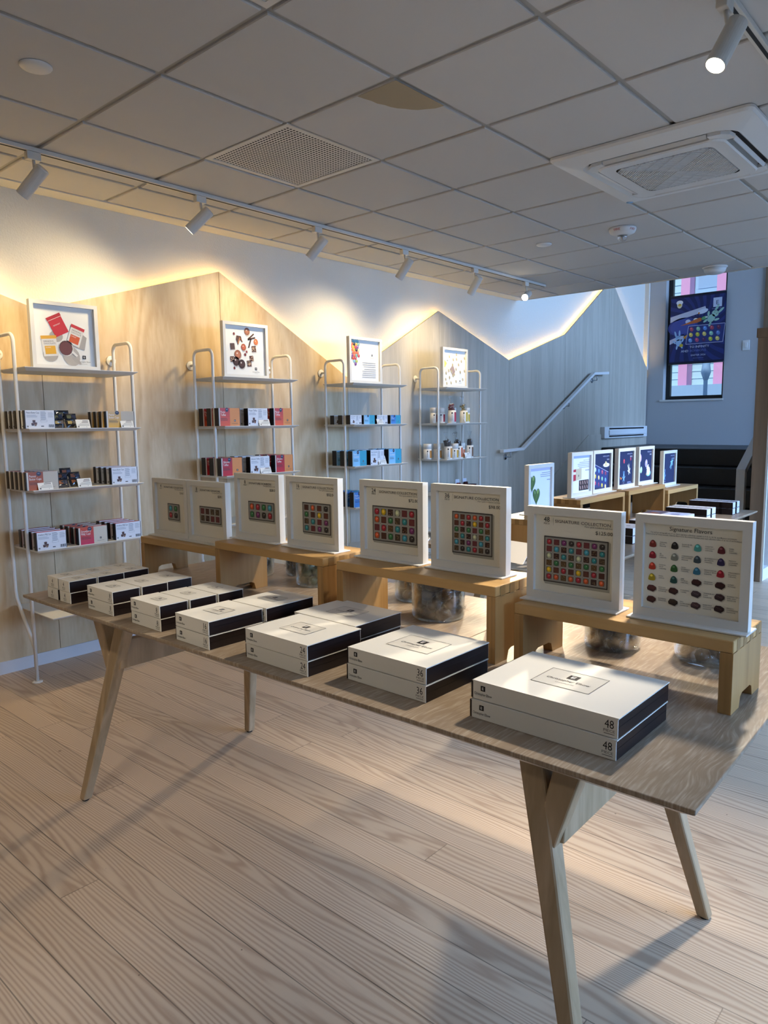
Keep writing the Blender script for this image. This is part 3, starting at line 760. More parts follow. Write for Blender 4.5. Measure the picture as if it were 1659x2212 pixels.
def s_eggs(a, w, h):
    a.rect(-w/2, 0, w/2, h, NAVY, 1)
    a.text('EASTER ICE CREAM', w * .46, h * .90, .0065, '#c9d3ee', 3, 'r', .8); a.text('$8.00', w * .46, h * .81, .008, '#e6ecfa', 3, 'r')
    egg(a, -w * .40, h * .74, .026, '#d9b3d6', .1); egg(a, w * .08, h * .55, .025, '#b9a9e0', -.1); egg(a, -w * .3, h * .36, .021, '#b3d9b0', -.2)
    a.ell(w * .27, h * .22, .036, .018, '#8fd0e6', 3, 18, .1); a.ell(w * .25, h * .30, .026, .028, '#eef2f6', 4, 16, -.5); a.ell(w * .18, h * .44, .008, .022, '#eef2f6', 5, 10, -.9); a.ell(w * .08, h * .2, .006, .006, '#d8843a', 6, 8)
def s_last(a, w, h):
    a.rect(-w/2, 0, w/2, h, NAVY, 1)
    a.text('EASTER COLLECTION', w * .46, h * .90, .006, '#c9d3ee', 3, 'r', .8); a.text('$22.00', w * .46, h * .80, .007, '#e6ecfa', 3, 'r')
    bunny(a, w * .24, h * .66, .05, '#8ecbe6', 2.6); bunny(a, -w * .36, h * .26, .05, '#6fa8e6')
    a.text('BUNNY', -w * .3, h * .04, .005, '#c9d3ee', 3, 'c')
H3, H4 = TZ + .1552, TZ + .1952
SG2 = 'signs on the second table'
for lab, x, y, z, art in (('white framed sign with two green chocolate hearts', 3.142, 1.774, H3, s_heart), ('white framed sign showing a red and tan cup box', 3.612, 1.794, H4, s_cookie),
        ('navy framed sign picturing a tray of coloured eggs', 3.888, 1.804, H4, s_eggtray), ('navy framed sign picturing two rabbits and round sweets', 4.232, 1.813, H4, s_bunnies),
        ('navy framed sign picturing three pastel eggs and white rabbit', 4.55, 1.82, H4, s_eggs), ('navy framed sign with pale blue rabbits, standing nearest the stairs', 4.945, 1.816, H3, s_last)):
    sign(lab, (x, y, z), 0, art, h=.24, group=SG2, sheetcol='#e9ebf2')

# ------------------------------------------------------------------ white chocolate boxes on the front table
def gift_box(w, d, h, num, logo=True):
    r = thing('chocolate_box', '', 'box', group='')
    b = MB(); b.box(-w/2 - .004, -d/2 + .0022, .0003, w/2 - .0008, d/2 - .0022, h - .0022, lin('#1c1110')); b.box(-w/2 - .0044, -d/2 + .0022, h * .52, w/2 - .0004, d/2 - .0022, h * .54, lin('#0d0807'))
    obj('tray', b, M['gloss'], r)
    c = lin('#e4dfd2'); b = MB(); e = .002
    b.box(-w/2 + e, -d/2, .0006, w/2 - e * .5, -d/2 + .0018, h - .002, c); b.box(-w/2 + e, d/2 - .0018, .0006, w/2 - e, d/2, h - .002, c)
    b.box(-w/2 + e * .4, -d/2, h - .002, w/2 + e * .3, d/2, h, c)
    fr = Art(b, Matrix.Translation((0, -d/2, 0)) @ Matrix(((1, 0, 0, 0), (0, 0, -1, 0), (0, 1, 0, 0), (0, 0, 0, 1))))
    k = '#2a231f'; nx = w/2 - .017 if logo else -.002
    fr.text(num, nx, h * .43, .0155, k, 1, 'c', .82); fr.text('PIECE', nx, h * .24, .0050, '#5b544a', 1, 'c', 1.25); fr.rect(nx - .010, h * .145, nx + .010, h * .17, k, 1)
    if logo:
        fr.logo(-w/2 + .026, h * .64, .0108, 1); fr.text('Christopher Elbow', -w/2 + .026, h * .25, .0056, k, 1, 'c', .8, maxw=.042)
    tp = Art(b, Matrix.Translation((0, 0, h)))
    q = min(w, d) * (.36 if w < .2 else .40); qx = q * 1.32 / 2; qy = q / 2 * (1.0 if d > .12 else .9)
    tp.rect(-qx, -qy, qx, qy, '#d9d3c5', 1); tp.outline(-qx, -qy, qx, qy, .0011, '#3a332d', 2)
    tp.logo(0, qy * .34, q * .24, 2); tp.text('Christopher Elbow', 0, -qy * .26, q * .10, k, 2, 'c', .9, maxw=qx * 1.75); tp.text('CHOCOLATES', 0, -qy * .55, q * .045, '#6b645a', 2, 'c')
    obj('cover', b, M['carton'], r)
    return r
BH = .0386
def boxes(num, w, d, spots, logo=True, rzj=.008):
    """spots: (x, y, place) ; two high"""
    proto = None; g = 'white %s piece chocolate boxes' % num
    rnd = random.Random(int(num) + int(w * 1000))
    for x, y, place in spots:
        for lv in (0, 1):
            lab = 'white %s piece chocolate box, %s %s' % (num, ('bottom of' if lv == 0 else 'top of'), place)
            loc = (x + rnd.uniform(-.002, .002), y + rnd.uniform(-.003, .003), TZ + lv * (BH + .0012)); rz = -PI/2 + rnd.uniform(-rzj, rzj)
            if proto is None:
                proto = gift_box(w, d, BH, num, logo); proto.location = loc; proto.rotation_euler = (0, 0, rz); proto['label'] = lab; proto['group'] = g
            else: dup(proto, loc, rz, lab, g)
boxes('48', .311, .24, [(1.306, .664, 'the big forty-eight pair at the table end')], rzj=.004)
boxes('36', .237, .24, [(1.302, 1.051, 'the square pair beside the forty-eight pair')])
boxes('24', .237, .186, [(1.222, 1.366, 'the wide twenty-four pair at the table edge'), (1.412, 1.396, 'the wide twenty-four pair next to the riser')], rzj=.003)
boxes('16', .160, .184, [(1.195, 1.688, 'the medium sixteen pair at the table edge'), (1.381, 1.683, 'the medium sixteen pair next to the riser')])
boxes('8', .166, .0955, [(1.160, 1.951, 'the front pair beside the sixteen piece boxes'), (1.2605, 1.945, 'the middle pair beside the sixteen piece boxes'), (1.3595, 1.945, 'the rear pair beside the sixteen piece boxes')], rzj=.004)
boxes('8', .168, .0955, [(1.163, 2.227, 'the front pair beside the four piece boxes'), (1.2615, 2.228, 'the middle pair beside the four piece boxes'), (1.3605, 2.229, 'the rear pair beside the four piece boxes')], rzj=.003)
boxes('4', .082, .0985, [(1.149, 2.454, 'front pair on the 8 piece side'), (1.250, 2.454, 'middle pair on the 8 piece side'), (1.351, 2.454, 'rear pair on the 8 piece side'),
                        (1.151, 2.543, 'front pair at the table corner'), (1.252, 2.545, 'middle pair along the table end'), (1.353, 2.545, 'rear pair along the table end')], False, .004)

# ------------------------------------------------------------------ candy jars behind the risers
def sweet_mesh(col_m, seed, R=(.024, .019, .014)):
    b = MB(); b.blob(R, seed, .14)
    f = MB(); f.blob((R[0] * 1.22, R[1] * 1.2, R[2] * 1.25), seed + 50, .22, n=(9, 6), smooth=False)
    rnd = random.Random(seed)
    for s in (-1, 1):
        vs = [(s * R[0] * 1.0, 0, 0)]; fs = []
        for k in range(5): vs.append((s * R[0] * 1.55, (k - 2) * R[1] * .5, (rnd.random() - .5) * R[2] * 1.6))
        for k in range(4): fs.append((0, k + 1, k + 2))
        f.add(vs, fs)
    return mesh('sweet', b, col_m), mesh('wrapper', f, M['film'])
SW = {k: [sweet_mesh(M[m], s, R) for s in (1, 2, 3)] for k, m, R in (('choc', 'choc', (.021, .018, .014)), ('milk', 'milk', (.027, .023, .017)), ('green', 'green', (.017, .017, .016)))}
def jar(label, x, y, r, h, kind, n, where, fill=.8, card=None):
    j = thing('candy_jar', label, 'jar', (x, y, TZ), 0, 'glass candy jars behind the risers')
    b = MB(); t = .003
    b.lathe([(r * .90, 0), (r * .97, .004), (r, .014), (r, h - .012), (r * .95, h - .004), (r * .97, h), (r * .93, h), (r * .91, h - .004), (r - t, h - .014), (r - t, .016), (r * .92, .008), (0.0001, .007)], 36)
    obj('glass', b, M['glass'], j)
    rnd = random.Random(int(x * 1000) + n); placed = []; k = 0
    for lv in range(8):
        z = .022 + lv * .029; 
        if z > h * fill: break
        m = 6 if r > .075 else 5
        for q in range(m + 1):
            if k >= n: break
            rr = 0 if q == m else (r - .030) * (.95 + .05 * rnd.random()); a = 2 * PI * q / m + lv * .5 + rnd.uniform(-.15, .15)
            s = bpy.data.objects.new('wrapped_sweet', None); C.objects.link(s)
            s.location = (x + rr * math.cos(a), y + rr * math.sin(a), TZ + z); s.rotation_euler = (rnd.uniform(-.7, .7), rnd.uniform(-.7, .7), rnd.uniform(0, 6.28))
            tag(s, where, 'sweet', 'sweets in ' + label.split(',')[0])
            sm, wm = SW[kind][k % 3]
            for nm, me in (('candy', sm), ('wrapper', wm)):
                o = bpy.data.objects.new(nm, me); C.objects.link(o); o.parent = s
            k += 1
    if card is not None:
        c = thing('price_card', card, 'card', (x - .01, y, TZ + h + .012), -PI/2 - .15)
        b = MB(); b.lathe([(.0, .0), (.0, .0)], 6) if False else None
        b.hexa([(-.055, -.03, 0), (.055, -.03, 0), (.055, -.028, -.001), (-.055, -.028, -.001)], [(-.055, .02, .055), (.055, .02, .055), (.055, .0215, .053), (-.055, .0215, .053)], lin('#e2dfda'))
        obj('card', b, PR, c)
        b = MB(); b.box(-.05, -.03, -.012, -.03, .03, -.002); b.box(.03, -.03, -.012, .05, .03, -.002); obj('clip', b, M['acrylic'], c)
    return j
jar('wide glass jar of brown wrapped sweets seen under 24 piece sign', 1.765, 1.345, .083, .15, 'milk', 28, 'brown sweet in clear wrapper inside jar under 24 piece sign')
jar('glass jar of dark sweets beside the wide jar under 24 piece sign', 1.905, 1.545, .076, .15, 'choc', 21, 'dark wrapped sweet inside jar behind the 24 piece riser', card='white tilted card on jar between 16 and 24 piece signs')
jar('glass jar half hidden by riser leg under the 36 piece sign', 1.895, 1.145, .082, .17, 'choc', 21, 'dark wrapped sweet inside the jar behind 36 piece sign', card='white tilted card on jar behind the 36 piece sign')
jar('glass jar of brown pieces under the 48 piece sign', 1.815, .80, .073, .13, 'milk', 24, 'brown wrapped piece inside jar under the 48 piece sign', .95)
jar('glass jar of round dark sweets under the flavors chart', 1.875, .565, .088, .18, 'choc', 28, 'round dark sweet inside jar under the flavors chart', .7)
jar('glass jar of wrapped dark sweets under the 8 piece bonbon sign', 1.815, 2.305, .072, .15, 'choc', 21, 'dark wrapped sweet inside jar under 8 piece bonbon sign')
jar('small glass jar of purple brown sweets beside the green one', 1.93, 2.175, .055, .13, 'milk', 14, 'purple brown sweet inside small jar beside the green jar')
jar('glass jar of green sweets under the 16 piece sign', 1.84, 1.985, .072, .16, 'green', 35, 'green round sweet inside jar under the 16 piece sign', .9)

# ------------------------------------------------------------------ wall shelving
SZ = [1.655, 1.345, 1.03, .717, .38]
def shelving(label, xl, w=.645):
    r = thing('shelving_unit', label, 'shelving', (xl, 3.88, 0), 0, 'white metal shelving units'); R = .0095
    for sx in (0, w):
        b = MB(); pts = [(sx, 0, .006), (sx, 0, .9), (sx, 0, 1.785)]
        for k in range(1, 6): a = PI / 2 * k / 5; pts.append((sx, .04 - .04 * math.cos(a), 1.785 + .04 * math.sin(a)))
        for k in range(0, 6): a = PI / 2 * k / 5; pts.append((sx, .16 + .04 * math.sin(a), 1.785 + .04 * math.cos(a)))
        pts += [(sx, .2, 1.2), (sx, .2, .47), (sx, .19, .43), (sx, .02, .21), (sx, .004, .185)]
        b.tube(pts, R, 12); sf = obj('side_frame', b, M['white_metal'], r)
        b = MB(); b.lathe([(.026, .0005), (.027, .003), (.022, .006), (.011, .007)], 20, M=Matrix.Translation((sx, 0, 0))); obj('foot', b, M['white_metal'], sf)
        b = MB(); b.lathe([(.030, 0), (.030, .006), (.027, .008)], 20, M=Matrix.Translation((sx + .022, YP - 3.88 - .0005, 1.74)) @ Matrix.Rotation(PI / 2, 4, 'X'))
        b.tube([(sx, .2, 1.74), (sx + .02, .225, 1.74), (sx + .022, YP - 3.885, 1.74)], .008, 8); obj('wall_bracket', b, M['white_metal'], sf)
    for i, z in enumerate(SZ):
        y0 = -.09 if i < 4 else -.215
        b = MB(); b.frustum((.012 + .02, y0 + .035, w - .012 - .02, .225), (.012, y0, w - .012, .24), z - .018, z - .003); b.box(.012, y0, z - .003, w - .012, .24, z)
        obj('shelf', b, M['white_metal'], r)
    return r
UX = [1.565, 2.765, 3.938, 5.098]
UN = ['drinking chocolate poster', 'chocolate pieces poster', 'coloured candy poster', 'almond poster']
for x, n in zip(UX, UN): shelving('white metal wall shelving unit topped by the ' + n, x)

# posters on the top shelves
def p_logo(a, x, y, s):
    a.logo(x, y + s * 1.6, s * 1.1, 3); a.text('Christopher Elbow', x, y, s * .42, '#5a524a', 3, 'c', .85); a.text('CHOCOLATES', x, y - s * .6, s * .2, '#8a8276', 3, 'c')
def pouch(a, x, y, w, h, rot, top, body, lab, L=4):
    c, s = math.cos(rot), math.sin(rot); q = lambda u, v: (x + c * u - s * v, y + s * u + c * v)
    a.rrect(x, y, w, h, rot, body, L); cx, cy = q(0, h * .42); a.rrect(cx, cy, w * 1.05, h * .17, rot, top, L + 1); cx, cy = q(0, h * .335); a.rrect(cx, cy, w, h * .02, rot, '#e8ded0', L + 2)
    if lab:
        cx, cy = q(0, -h * .2); a.rrect(cx, cy, w * .72, h * .40, rot, lab, L + 1)
        for t, k in (('DRINKING', .19), ('CHOCOLATE', .08)):
            px, py = q(-w * .38, h * k); a.text(t, px, py, h * .075, '#6a6460', L + 1, 'l', 1, rot, maxw=w * .78)
        px, py = q(-w * .3, -h * .1); a.text('CLASSIC', px, py, h * .05, '#f0e8dc', L + 2, 'l', 1, rot)
    else:
        px, py = q(-w * .3, 0); a.text('PEPPERMINT', px, py, h * .06, '#f0e0d8', L + 2, 'l', .8, rot)
def p_mug(a, w, h):
    a.ell(-.045, h * .49, .035, .030, '#a9a49e', 2); a.poly([(.03, h * .34), (.105, h * .28), (.12, h * .5), (.09, h * .57), (.02, h * .46)], '#a9a49e', 2); a.ell(-.08, h * .185, .04, .04, '#aaa59f', 2); a.ell(.03, h * .17, .045, .055, '#b0aba5', 2, rot=.5)
    a.ell(.058, h * .09, .03, .01, '#aaa59f', 3, rot=-.6)
    pouch(a, -.035, h * .68, .078, .105, .46, '#b32630', '#c22a35', None)
    pouch(a, .058, h * .52, .072, .105, -.34, '#c03038', '#e0ddd6', '#cf5a2c', 5)
    pouch(a, -.082, h * .32, .078, .105, .10, '#dba436', '#dfdcd6', '#dda82e')
    a.ell(.004, h * .30, .040, .042, '#d5d1cb', 5); a.ell(.002, h * .30, .036, .038, '#4a2a28', 6); a.ell(.002, h * .295, .033, .034, '#6b3c3a', 7)
    a.rrect(.046, h * .215, .042, .012, -.75, '#e4e1dc', 6)
    p_logo(a, .100, h * .07, .017)
def p_pieces(a, w, h):
    A = '#8a5a44'; D = '#3d2822'; K = '#5b3b30'
    def nut(x, y, r=.009, c='#7a2f28'): a.ell(x + .002, y - .003, r * .8, r, '#c9c4bd', 2, 12); a.ell(x, y, r * .8, r, c, 3, 12)
    def disc(x, y, r, c): a.ell(x + .004, y - .006, r, r * 1.1, '#c4beb6', 2); a.ell(x, y, r, r * 1.1, c, 3); a.ell(x, y, r * .6, r * .65, tuple(min(1, q * 1.5) for q in lin(c)), 4, 12); a.ell(x - r * .2, y + r * .3, r * .2, r * .2, '#e9d9cc', 5, 8)
    def sq(x, y, s, c, n=0):
        a.rrect(x + .004, y - .004, s, s * 1.15, .1, '#c4beb6', 2); a.rrect(x, y, s, s * 1.15, .1, c, 3)
        rr = random.Random(int(x * 1e4))
        for k in range(n): a.ell(x + rr.uniform(-.4, .4) * s, y + rr.uniform(-.4, .4) * s, s * .12, s * .1, '#d8b898', 4, 7)
    nut(-.085, h * .83); nut(-.09, h * .13); nut(.0, h * .42, .010); nut(.012, h * .48, .008, '#8a2a2c')
    disc(.02, h * .90, .022, A); disc(.09, h * .70, .018, '#b5653c'); disc(-.012, h * .57, .020, '#a5553a'); disc(-.06, h * .41, .027, '#9c6248')
    sq(-.10, h * .57, .034, '#55403c'); sq(-.105, h * .31, .03, K, 8); sq(.072, h * .55, .034, K, 14); sq(.05, h * .35, .03, K, 10); sq(.03, h * .24, .034, K, 16)
    disc(-.075, h * .27, .027, D); disc(-.03, h * .22, .027, D)
    a.poly([(-.065, h * .80), (-.03, h * .79), (-.02, h * .66), (-.04, h * .72), (-.055, h * .60), (-.07, h * .72)], K, 3); a.rrect(-.045, h * .71, .01, .05, -.4, '#b07a52', 4); a.rrect(-.03, h * .73, .006, .04, .5, '#8a5236', 4)
    for x, y, ro in ((.05, .80, -.9), (.055, .76, -1.3), (.04, .66, -.35)): a.rrect(x, h * y, .010, .062, ro, '#4a312a', 5)
    p_logo(a, .085, h * .06, .015)
def p_candy(a, w, h):
    cs = ['#d2b23a', '#2f2530', '#7db8c9', '#4a2a44', '#a8b85a', '#6aa39a', '#7a4a8c', '#c7c9a0', '#b84a58', '#c96a4a', '#3a2f3a', '#d6a83a', '#6fb0bd', '#d0d4c0', '#c9503a', '#86b8d0']
    rr = random.Random(4); k = 0
    for j in range(9):
        for i in range(4):
            x = -w/2 + .012 + i * .024 + (j % 2) * .011; y = h - .012 - j * .021
            if x > -w/2 + .10 - (j * .003 if j > 5 else 0) or (j == 8 and i != 2) or (j == 7 and i == 0): continue
            c = cs[rr.randrange(16)]; a.ell(x, y, .0125, .0145, c, 3 + (k % 3), 12, rr.random()); a.ell(x - .003, y + .005, .003, .003, '#f4f0ea', 7, 6); k += 1
    p_logo(a, .085, h * .58, .013)
    for k, (n, y) in enumerate(((3, .46), (3, .30), (2, .155))): a.lines(-.03, h * y, w * .42 + .02, n, .015, '#a9a8a6', 3, 'r', .0045, k)
def p_almond(a, w, h):
    rr = random.Random(9)
    a.poly([(-w/2, h * .45), (-w/2, h * .82), (-w * .30, h * .66), (-w * .12, h * .42), (-w * .28, h * .34)], '#d6d2cc', 2)
    a.poly([(-w/2, h * .52), (-w/2, h * .78), (-w * .33, h * .62), (-w * .42, h * .5)], '#d9c76a', 3); a.rrect(-w * .31, h * .70, .009, .009, .6, '#4a4a4a', 4)
    a.poly([(-w * .20, h * .46), (w * -.06, h * .60), (w * .04, h * .40), (-w * .06, h * .26)], '#a38f88', 3)
    pts = [(.1, .94), (-.23, .86), (.1, .80), (-.05, .78), (.33, .75), (.48, .85), (.2, .64), (-.08, .62), (.08, .5), (.48, .46), (.28, .42), (-.38, .36), (.0, .34), (-.22, .24), (-.4, .18), (.08, .13), (-.35, .06), (-.15, .08), (.4, .2), (-.13, .42), (-.06, .30), (-.26, .44)]
    for x, y in pts:
        X, Y_ = x * w * .96, y * h * .95; a.ell(X + .003, Y_ - .003, .009, .013, '#c9c4ba', 4, 10, .2); a.ell(X, Y_, .0085, .013, '#b5a478', 5, 12, .2); a.ell(X - .002, Y_ + .003, .003, .006, '#cfc39c', 6, 8, .2)
    p_logo(a, .085, h * .075, .012)
def poster(label, cx, w, h, art):
    sign(label, (cx, 3.865, 1.6552), 0, art, w, h, .03, False, .020, 'picture', 'framed_poster', 'framed posters on the top shelves', '#e8e8e4')
poster('white framed poster with chocolate pouches and a brown mug', 1.826, .362, .346, p_mug)
poster('white framed poster of scattered brown chocolate pieces', 3.013, .362, .350, p_pieces)
poster('white framed poster with a cluster of multicoloured candies', 4.152, .362, .345, p_candy)
poster('white framed poster of scattered pale almonds', 5.316, .372, .345, p_almond)

# ------------------------------------------------------------------ cartons
def stack_pic(a, x, y, s, c):
    for dx, dy in ((-.25, 0), (.3, .1), (0, .55)):
        a.poly([(x + s * (dx - .3), y + s * (dy + .45)), (x + s * (dx + .3), y + s * (dy + .45)), (x + s * (dx + .22), y + s * dy), (x + s * (dx - .22), y + s * dy)], '#4a302a', 3)
        a.ell(x + s * dx, y + s * (dy + .45), s * .3, s * .1, '#6b4a40', 4, 10)
    a.poly([(x + s * .0, y + s * .35), (x + s * .5, y + s * .35), (x + s * .42, y - s * .08), (x + s * .08, y - s * .08)], c, 5); a.ell(x + s * .25, y + s * .35, s * .25, s * .08, '#5a3a32', 6, 10)
def carton(w, h, t, title, scheme):
    r = thing('carton', '', 'box')
    b = MB(); b.box(-w/2 - .001, -t/2 + .0012, .0002, w/2 + .001, t/2 - .0012, h - .001, lin('#140c0b')); obj('tray', b, M['gloss'], r)
    b = MB(); edge = scheme.get('edge', '#d9d2c6')
    top = scheme.get('top', edge)
    b.box(-w/2 + .003, -t/2, .0005, w/2 - .003, -t/2 + .0012, h, lin(edge)); b.box(-w/2 + .003, t/2 - .0012, .0005, w/2 - .003, t/2, h, lin(edge)); b.box(-w/2 + .003, -t/2 + .0012, h - .001, w/2 - .003, t/2 - .0012, h, lin(top))
    a = Art(b, Matrix.Translation((0, -t/2, 0)) @ Matrix(((1, 0, 0, 0), (0, 0, -1, 0), (0, 1, 0, 0), (0, 0, 0, 1))))
    L = -w/2 + .003; W = w - .006; u = lambda q: L + q * W; v = lambda q: q * h
    if scheme.get('back'):
        a.rect(L, .0005, u(1), h, '#dfe0e4', 1)
        a.text(' '.join(title), u(.04), v(.82), h * .10, '#25324a', 2, 'l', .8, maxw=W * .44)
        a.lines(u(.04), v(.74), W * .38, 3, h * .05, '#9a9ca4', 2); stack_pic(a, u(.28), v(.16), h * .28, scheme.get('pic', '#8a6a50'))
        a.lines(u(.52), v(.92), W * .2, 9, h * .055, '#8a8c94', 2, 'l', h * .022); a.outline(u(.51), v(.36), u(.74), v(.47), .0007, '#777', 2); a.lines(u(.78), v(.88), W * .19, 6, h * .05, '#a2a4aa', 2)
        a.logo(u(.06), v(.12), h * .08, 2); a.rect(u(.52), v(.10), u(.62), v(.15), '#444', 2)
        for k in range(9): a.rect(u(.78) + k * W * .022, v(.06), u(.78) + k * W * .022 + W * (.008 + .006 * (k % 3)), v(.22), '#333', 2)
    else:
        c1, c2, c3 = scheme['c']
        n = 8
        for k in range(n):
            q = k / (n - 1); g = tuple(lin(c2)[i] * (1 - q) + lin(c1)[i] * q for i in range(3))
            a.rect(u(.05), v(k / n), u(.52), v((k + 1) / n), g, 1)
        a.rect(u(.52), .0005, u(1), h, c3, 1)
        for k, s in enumerate(title[:2] if len(title) > 2 else title):
            pass
        ls = title if len(title) < 3 else [title[0], ' '.join(title[1:])]
        for k, s in enumerate(ls): a.text(s, u(.08), v(.72 - k * .16), h * .13, '#efe8df', 2, 'l', .72, maxw=W * .44)
        a.lines(u(.08), v(.44), W * .34, 3, h * .055, '#3a2a2a', 2, 'l', h * .018)
        a.ell(u(.38), v(.9), W * .075, h * .12, '#2a2c44', 2, 14); a.text('DARK', u(.38), v(.9), h * .04, '#cfcfe0', 3, 'c', .8)
        a.logo(u(.76), v(.3), h * .11, 2); a.text('Christopher Elbow', u(.76), v(.12), h * .05, '#6a5a4a', 2, 'c', .8, maxw=W * .36)
    obj('sleeve', b, M['gloss'], r)
    return r
ORD = ['frontmost', 'second from front', 'third from front', 'fourth from front', 'rearmost']
def row(w, h, t, title, scheme, xc, yf, z, n, pitch, what, group, shift=0.0, backtitle=None):
    p = None
    for k in range(n):
        o = ORD[k] if k < n - 1 or n == 1 else 'rearmost'
        lab = '%s, %s' % (what, o) if n > 1 else what
        loc = (xc + shift * k, yf + t / 2 + k * pitch, z + .0003)
        if p is None:
            p = carton(w, h, t, title, scheme); p.location = loc; p['label'] = lab; p['group'] = group
        else: dup(p, loc, 0, lab, group)
PB, SP = ['Peanut', 'Butter Cups'], ['Strawberry', 'PB&J Cups']
YEL = dict(c=('#c9a874', '#d9a52c', '#b9ad98')); ORA = dict(c=('#9a4a28', '#b5561f', '#c4b8a4'), top='#8a4a30'); WHT = dict(back=1, top='#7a3f2c'); WHY = dict(back=1, edge='#d6cfae')
PNK = dict(c=('#c24a2c', '#c22a50', '#cfc4b0'), top='#a83a44'); WHP = dict(back=1, top='#a83a44', edge='#b04a50')
RED = dict(c=('#b83a3e', '#d8552a', '#d88a44'), edge='#cfc6bb'); REA = dict(c=('#a8222e', '#c22430', '#d98a48'), edge='#cfc6bb', top='#7a1f28'); WHR = dict(back=1, pic='#8a5a40')
BLU = dict(c=('#7ab6dc', '#8cc4e4', '#3a9fbc'), edge='#9cb8c4', top='#4a86a8'); BLD = dict(c=('#3f7ec4', '#4a8ad0', '#3a9fbc'), edge='#8aa8bc', top='#3a6aa0'); WHB = dict(back=1, edge='#8fb0c4', top='#4a86a8')
g = 'cartons on the shelving unit with drinking chocolate poster'
y0 = 3.806
row(.152, .093, .026, PB, WHY, 1.642, y0, SZ[1], 5, .055, 'white peanut butter cup carton in left row, second shelf under mug poster', g)
row(.168, .090, .026, PB, YEL, 2.084, y0, SZ[1], 4, .06, 'yellow peanut butter cup carton in right row, second shelf under mug poster', g)
row(.166, .093, .026, PB, ORA, 1.634, y0, SZ[2], 5, .055, 'orange peanut butter cup carton in left row, third shelf under mug poster', g)
row(.158, .093, .026, PB, WHT, 2.09, y0, SZ[2], 4, .06, 'white peanut butter cup carton in right row, third shelf under mug poster', g)
row(.156, .094, .03, SP, WHP, 1.654, y0 - .012, SZ[3], 4, .062, 'strawberry cup carton with white front row at the left, fourth shelf', g)
row(.166, .092, .03, SP, PNK, 1.882, y0 - .008, SZ[3], 4, .062, 'pink strawberry cup carton in the middle row, fourth shelf', g)
row(.156, .093, .03, SP, WHP, 2.092, y0 - .004, SZ[3], 4, .062, 'strawberry cup carton with white front row at the right, fourth shelf', g)
g = 'toffee cartons under the chocolate pieces poster'
for z, T2, S1, nm, dx in ((SZ[1], ['Pecan', 'Toffee'], RED, 'pecan', 0), (SZ[2], ['Almond', 'Toffee'], REA, 'almond', .005)):
    row(.165, .113, .042, T2, S1, 2.825 + dx, y0, z, 3, .085, 'red and orange %s toffee carton in the left row' % nm, g)
    row(.165, .113, .042, T2, WHR, 3.053 + dx, y0, z, 3, .085, 'white backed %s toffee carton in the middle row' % nm, g)
    row(.160, .115, .042, T2, S1, 3.266, y0, z, 3, .085, 'red and orange %s toffee carton in the right row' % nm, g)
g = 'blue caramel cartons under the coloured candy poster'; CT = ['Pecan', 'Caramels']
for k, (xc, s, nm) in enumerate(((3.983, WHB, 'white small caramel carton, first row'), (4.131, BLU, 'light blue small caramel carton, second row'), (4.281, WHB, 'white small caramel carton, third row'), (4.441, BLD, 'deep blue small caramel carton, fourth row'))):
    row(.128, .069, .042, CT, s, xc, y0, SZ[1], 3, .085, nm + ' on the upper caramel shelf', g)
for xc, s, nm in ((4.016, BLU, 'light blue large caramel carton in the left row'), (4.217, WHB, 'white large caramel carton in the middle row'), (4.43, BLU, 'light blue large caramel carton in the right row')):
    row(.16, .115, .045, CT, s, xc, y0, SZ[2], 3, .085, nm + ', lower caramel shelf', g)
row(.16, .115, .042, CT, BLD, 4.022, y0, SZ[3], 3, .085, 'deep blue caramel carton low between the 16 and 24 piece signs', g)
row(.16, .115, .042, CT, BLD, 4.222, y0, SZ[3], 2, .085, 'deep blue caramel carton low behind the 24 piece sign', g)

# dark foil packets between the cartons
def packet(lab, pl, s):
    c = lin('#8d7f4e') if pl == 'y' else lin('#8a4a26') if pl == 'o' else lin('#23283a')
    r = thing('foil_packet', lab, 'packet', group='dark foil packets on the shelf')
    b = MB(); rnd = random.Random(s); nx, nz = 7, 6; W, H = .064, .047
    fr, bk = [], []
    for j in range(nz):
        for i in range(nx):
            u = i / (nx - 1) * 2 - 1; v = j / (nz - 1) * 2 - 1; th = .011 * (1 - abs(u) ** 3) * (1 - abs(v) ** 3) + .0006
            fr.append((u * W / 2, -th * (1 + .3 * rnd.uniform(-1, 1)), H / 2 + v * H / 2)); bk.append((u * W / 2, th, H / 2 + v * H / 2))
    fs = []
    for j in range(nz - 1):
        for i in range(nx - 1):
            q = j * nx + i; fs.append((q, q + 1, q + nx + 1, q + nx)); o = nx * nz; fs.append((o + q, o + q + nx, o + q + nx + 1, o + q + 1))
    b.add(fr + bk, fs, lin('#20242f'), 0, None, False)
    obj('pouch', b, M['foil'], r)
    b = MB(); b.box(-.024, -.0122, .016, .0, -.0116, .034, c); b.box(.002, -.0122, .016, .022, -.0116, .034, lin('#2c3148')); obj('label', b, M['print'], r)
    return r
for z, pl, nm in ((SZ[1], 'y', 'second shelf'), (SZ[2], 'o', 'third shelf')):
    P0 = None; k = 0
    spots = [(1.752, 3.835, 0, -.5, 'front left on'), (1.826, 3.842, 0, -.5, 'front right on'), (1.765, 3.875, .030, -.35, 'upper left on'), (1.838, 3.88, .030, -.3, 'upper right on')]
    spots += [(1.745, 3.915, .046, -.1, 'topmost left on'), (1.812, 3.918, .046, -.1, 'topmost right on')] if z == SZ[1] else [(1.80, 3.90, .052, -.2, 'topmost on')]
    for x, y, dz, tilt, wh in spots:
        o = packet('dark foil sweet packet, %s the %s under the mug poster' % (wh, nm), pl, k + int(z * 10)); k += 1
        o.location = (x, y, z + .003 + dz); o.rotation_euler = (tilt, 0, (k % 3 - 1) * .08)

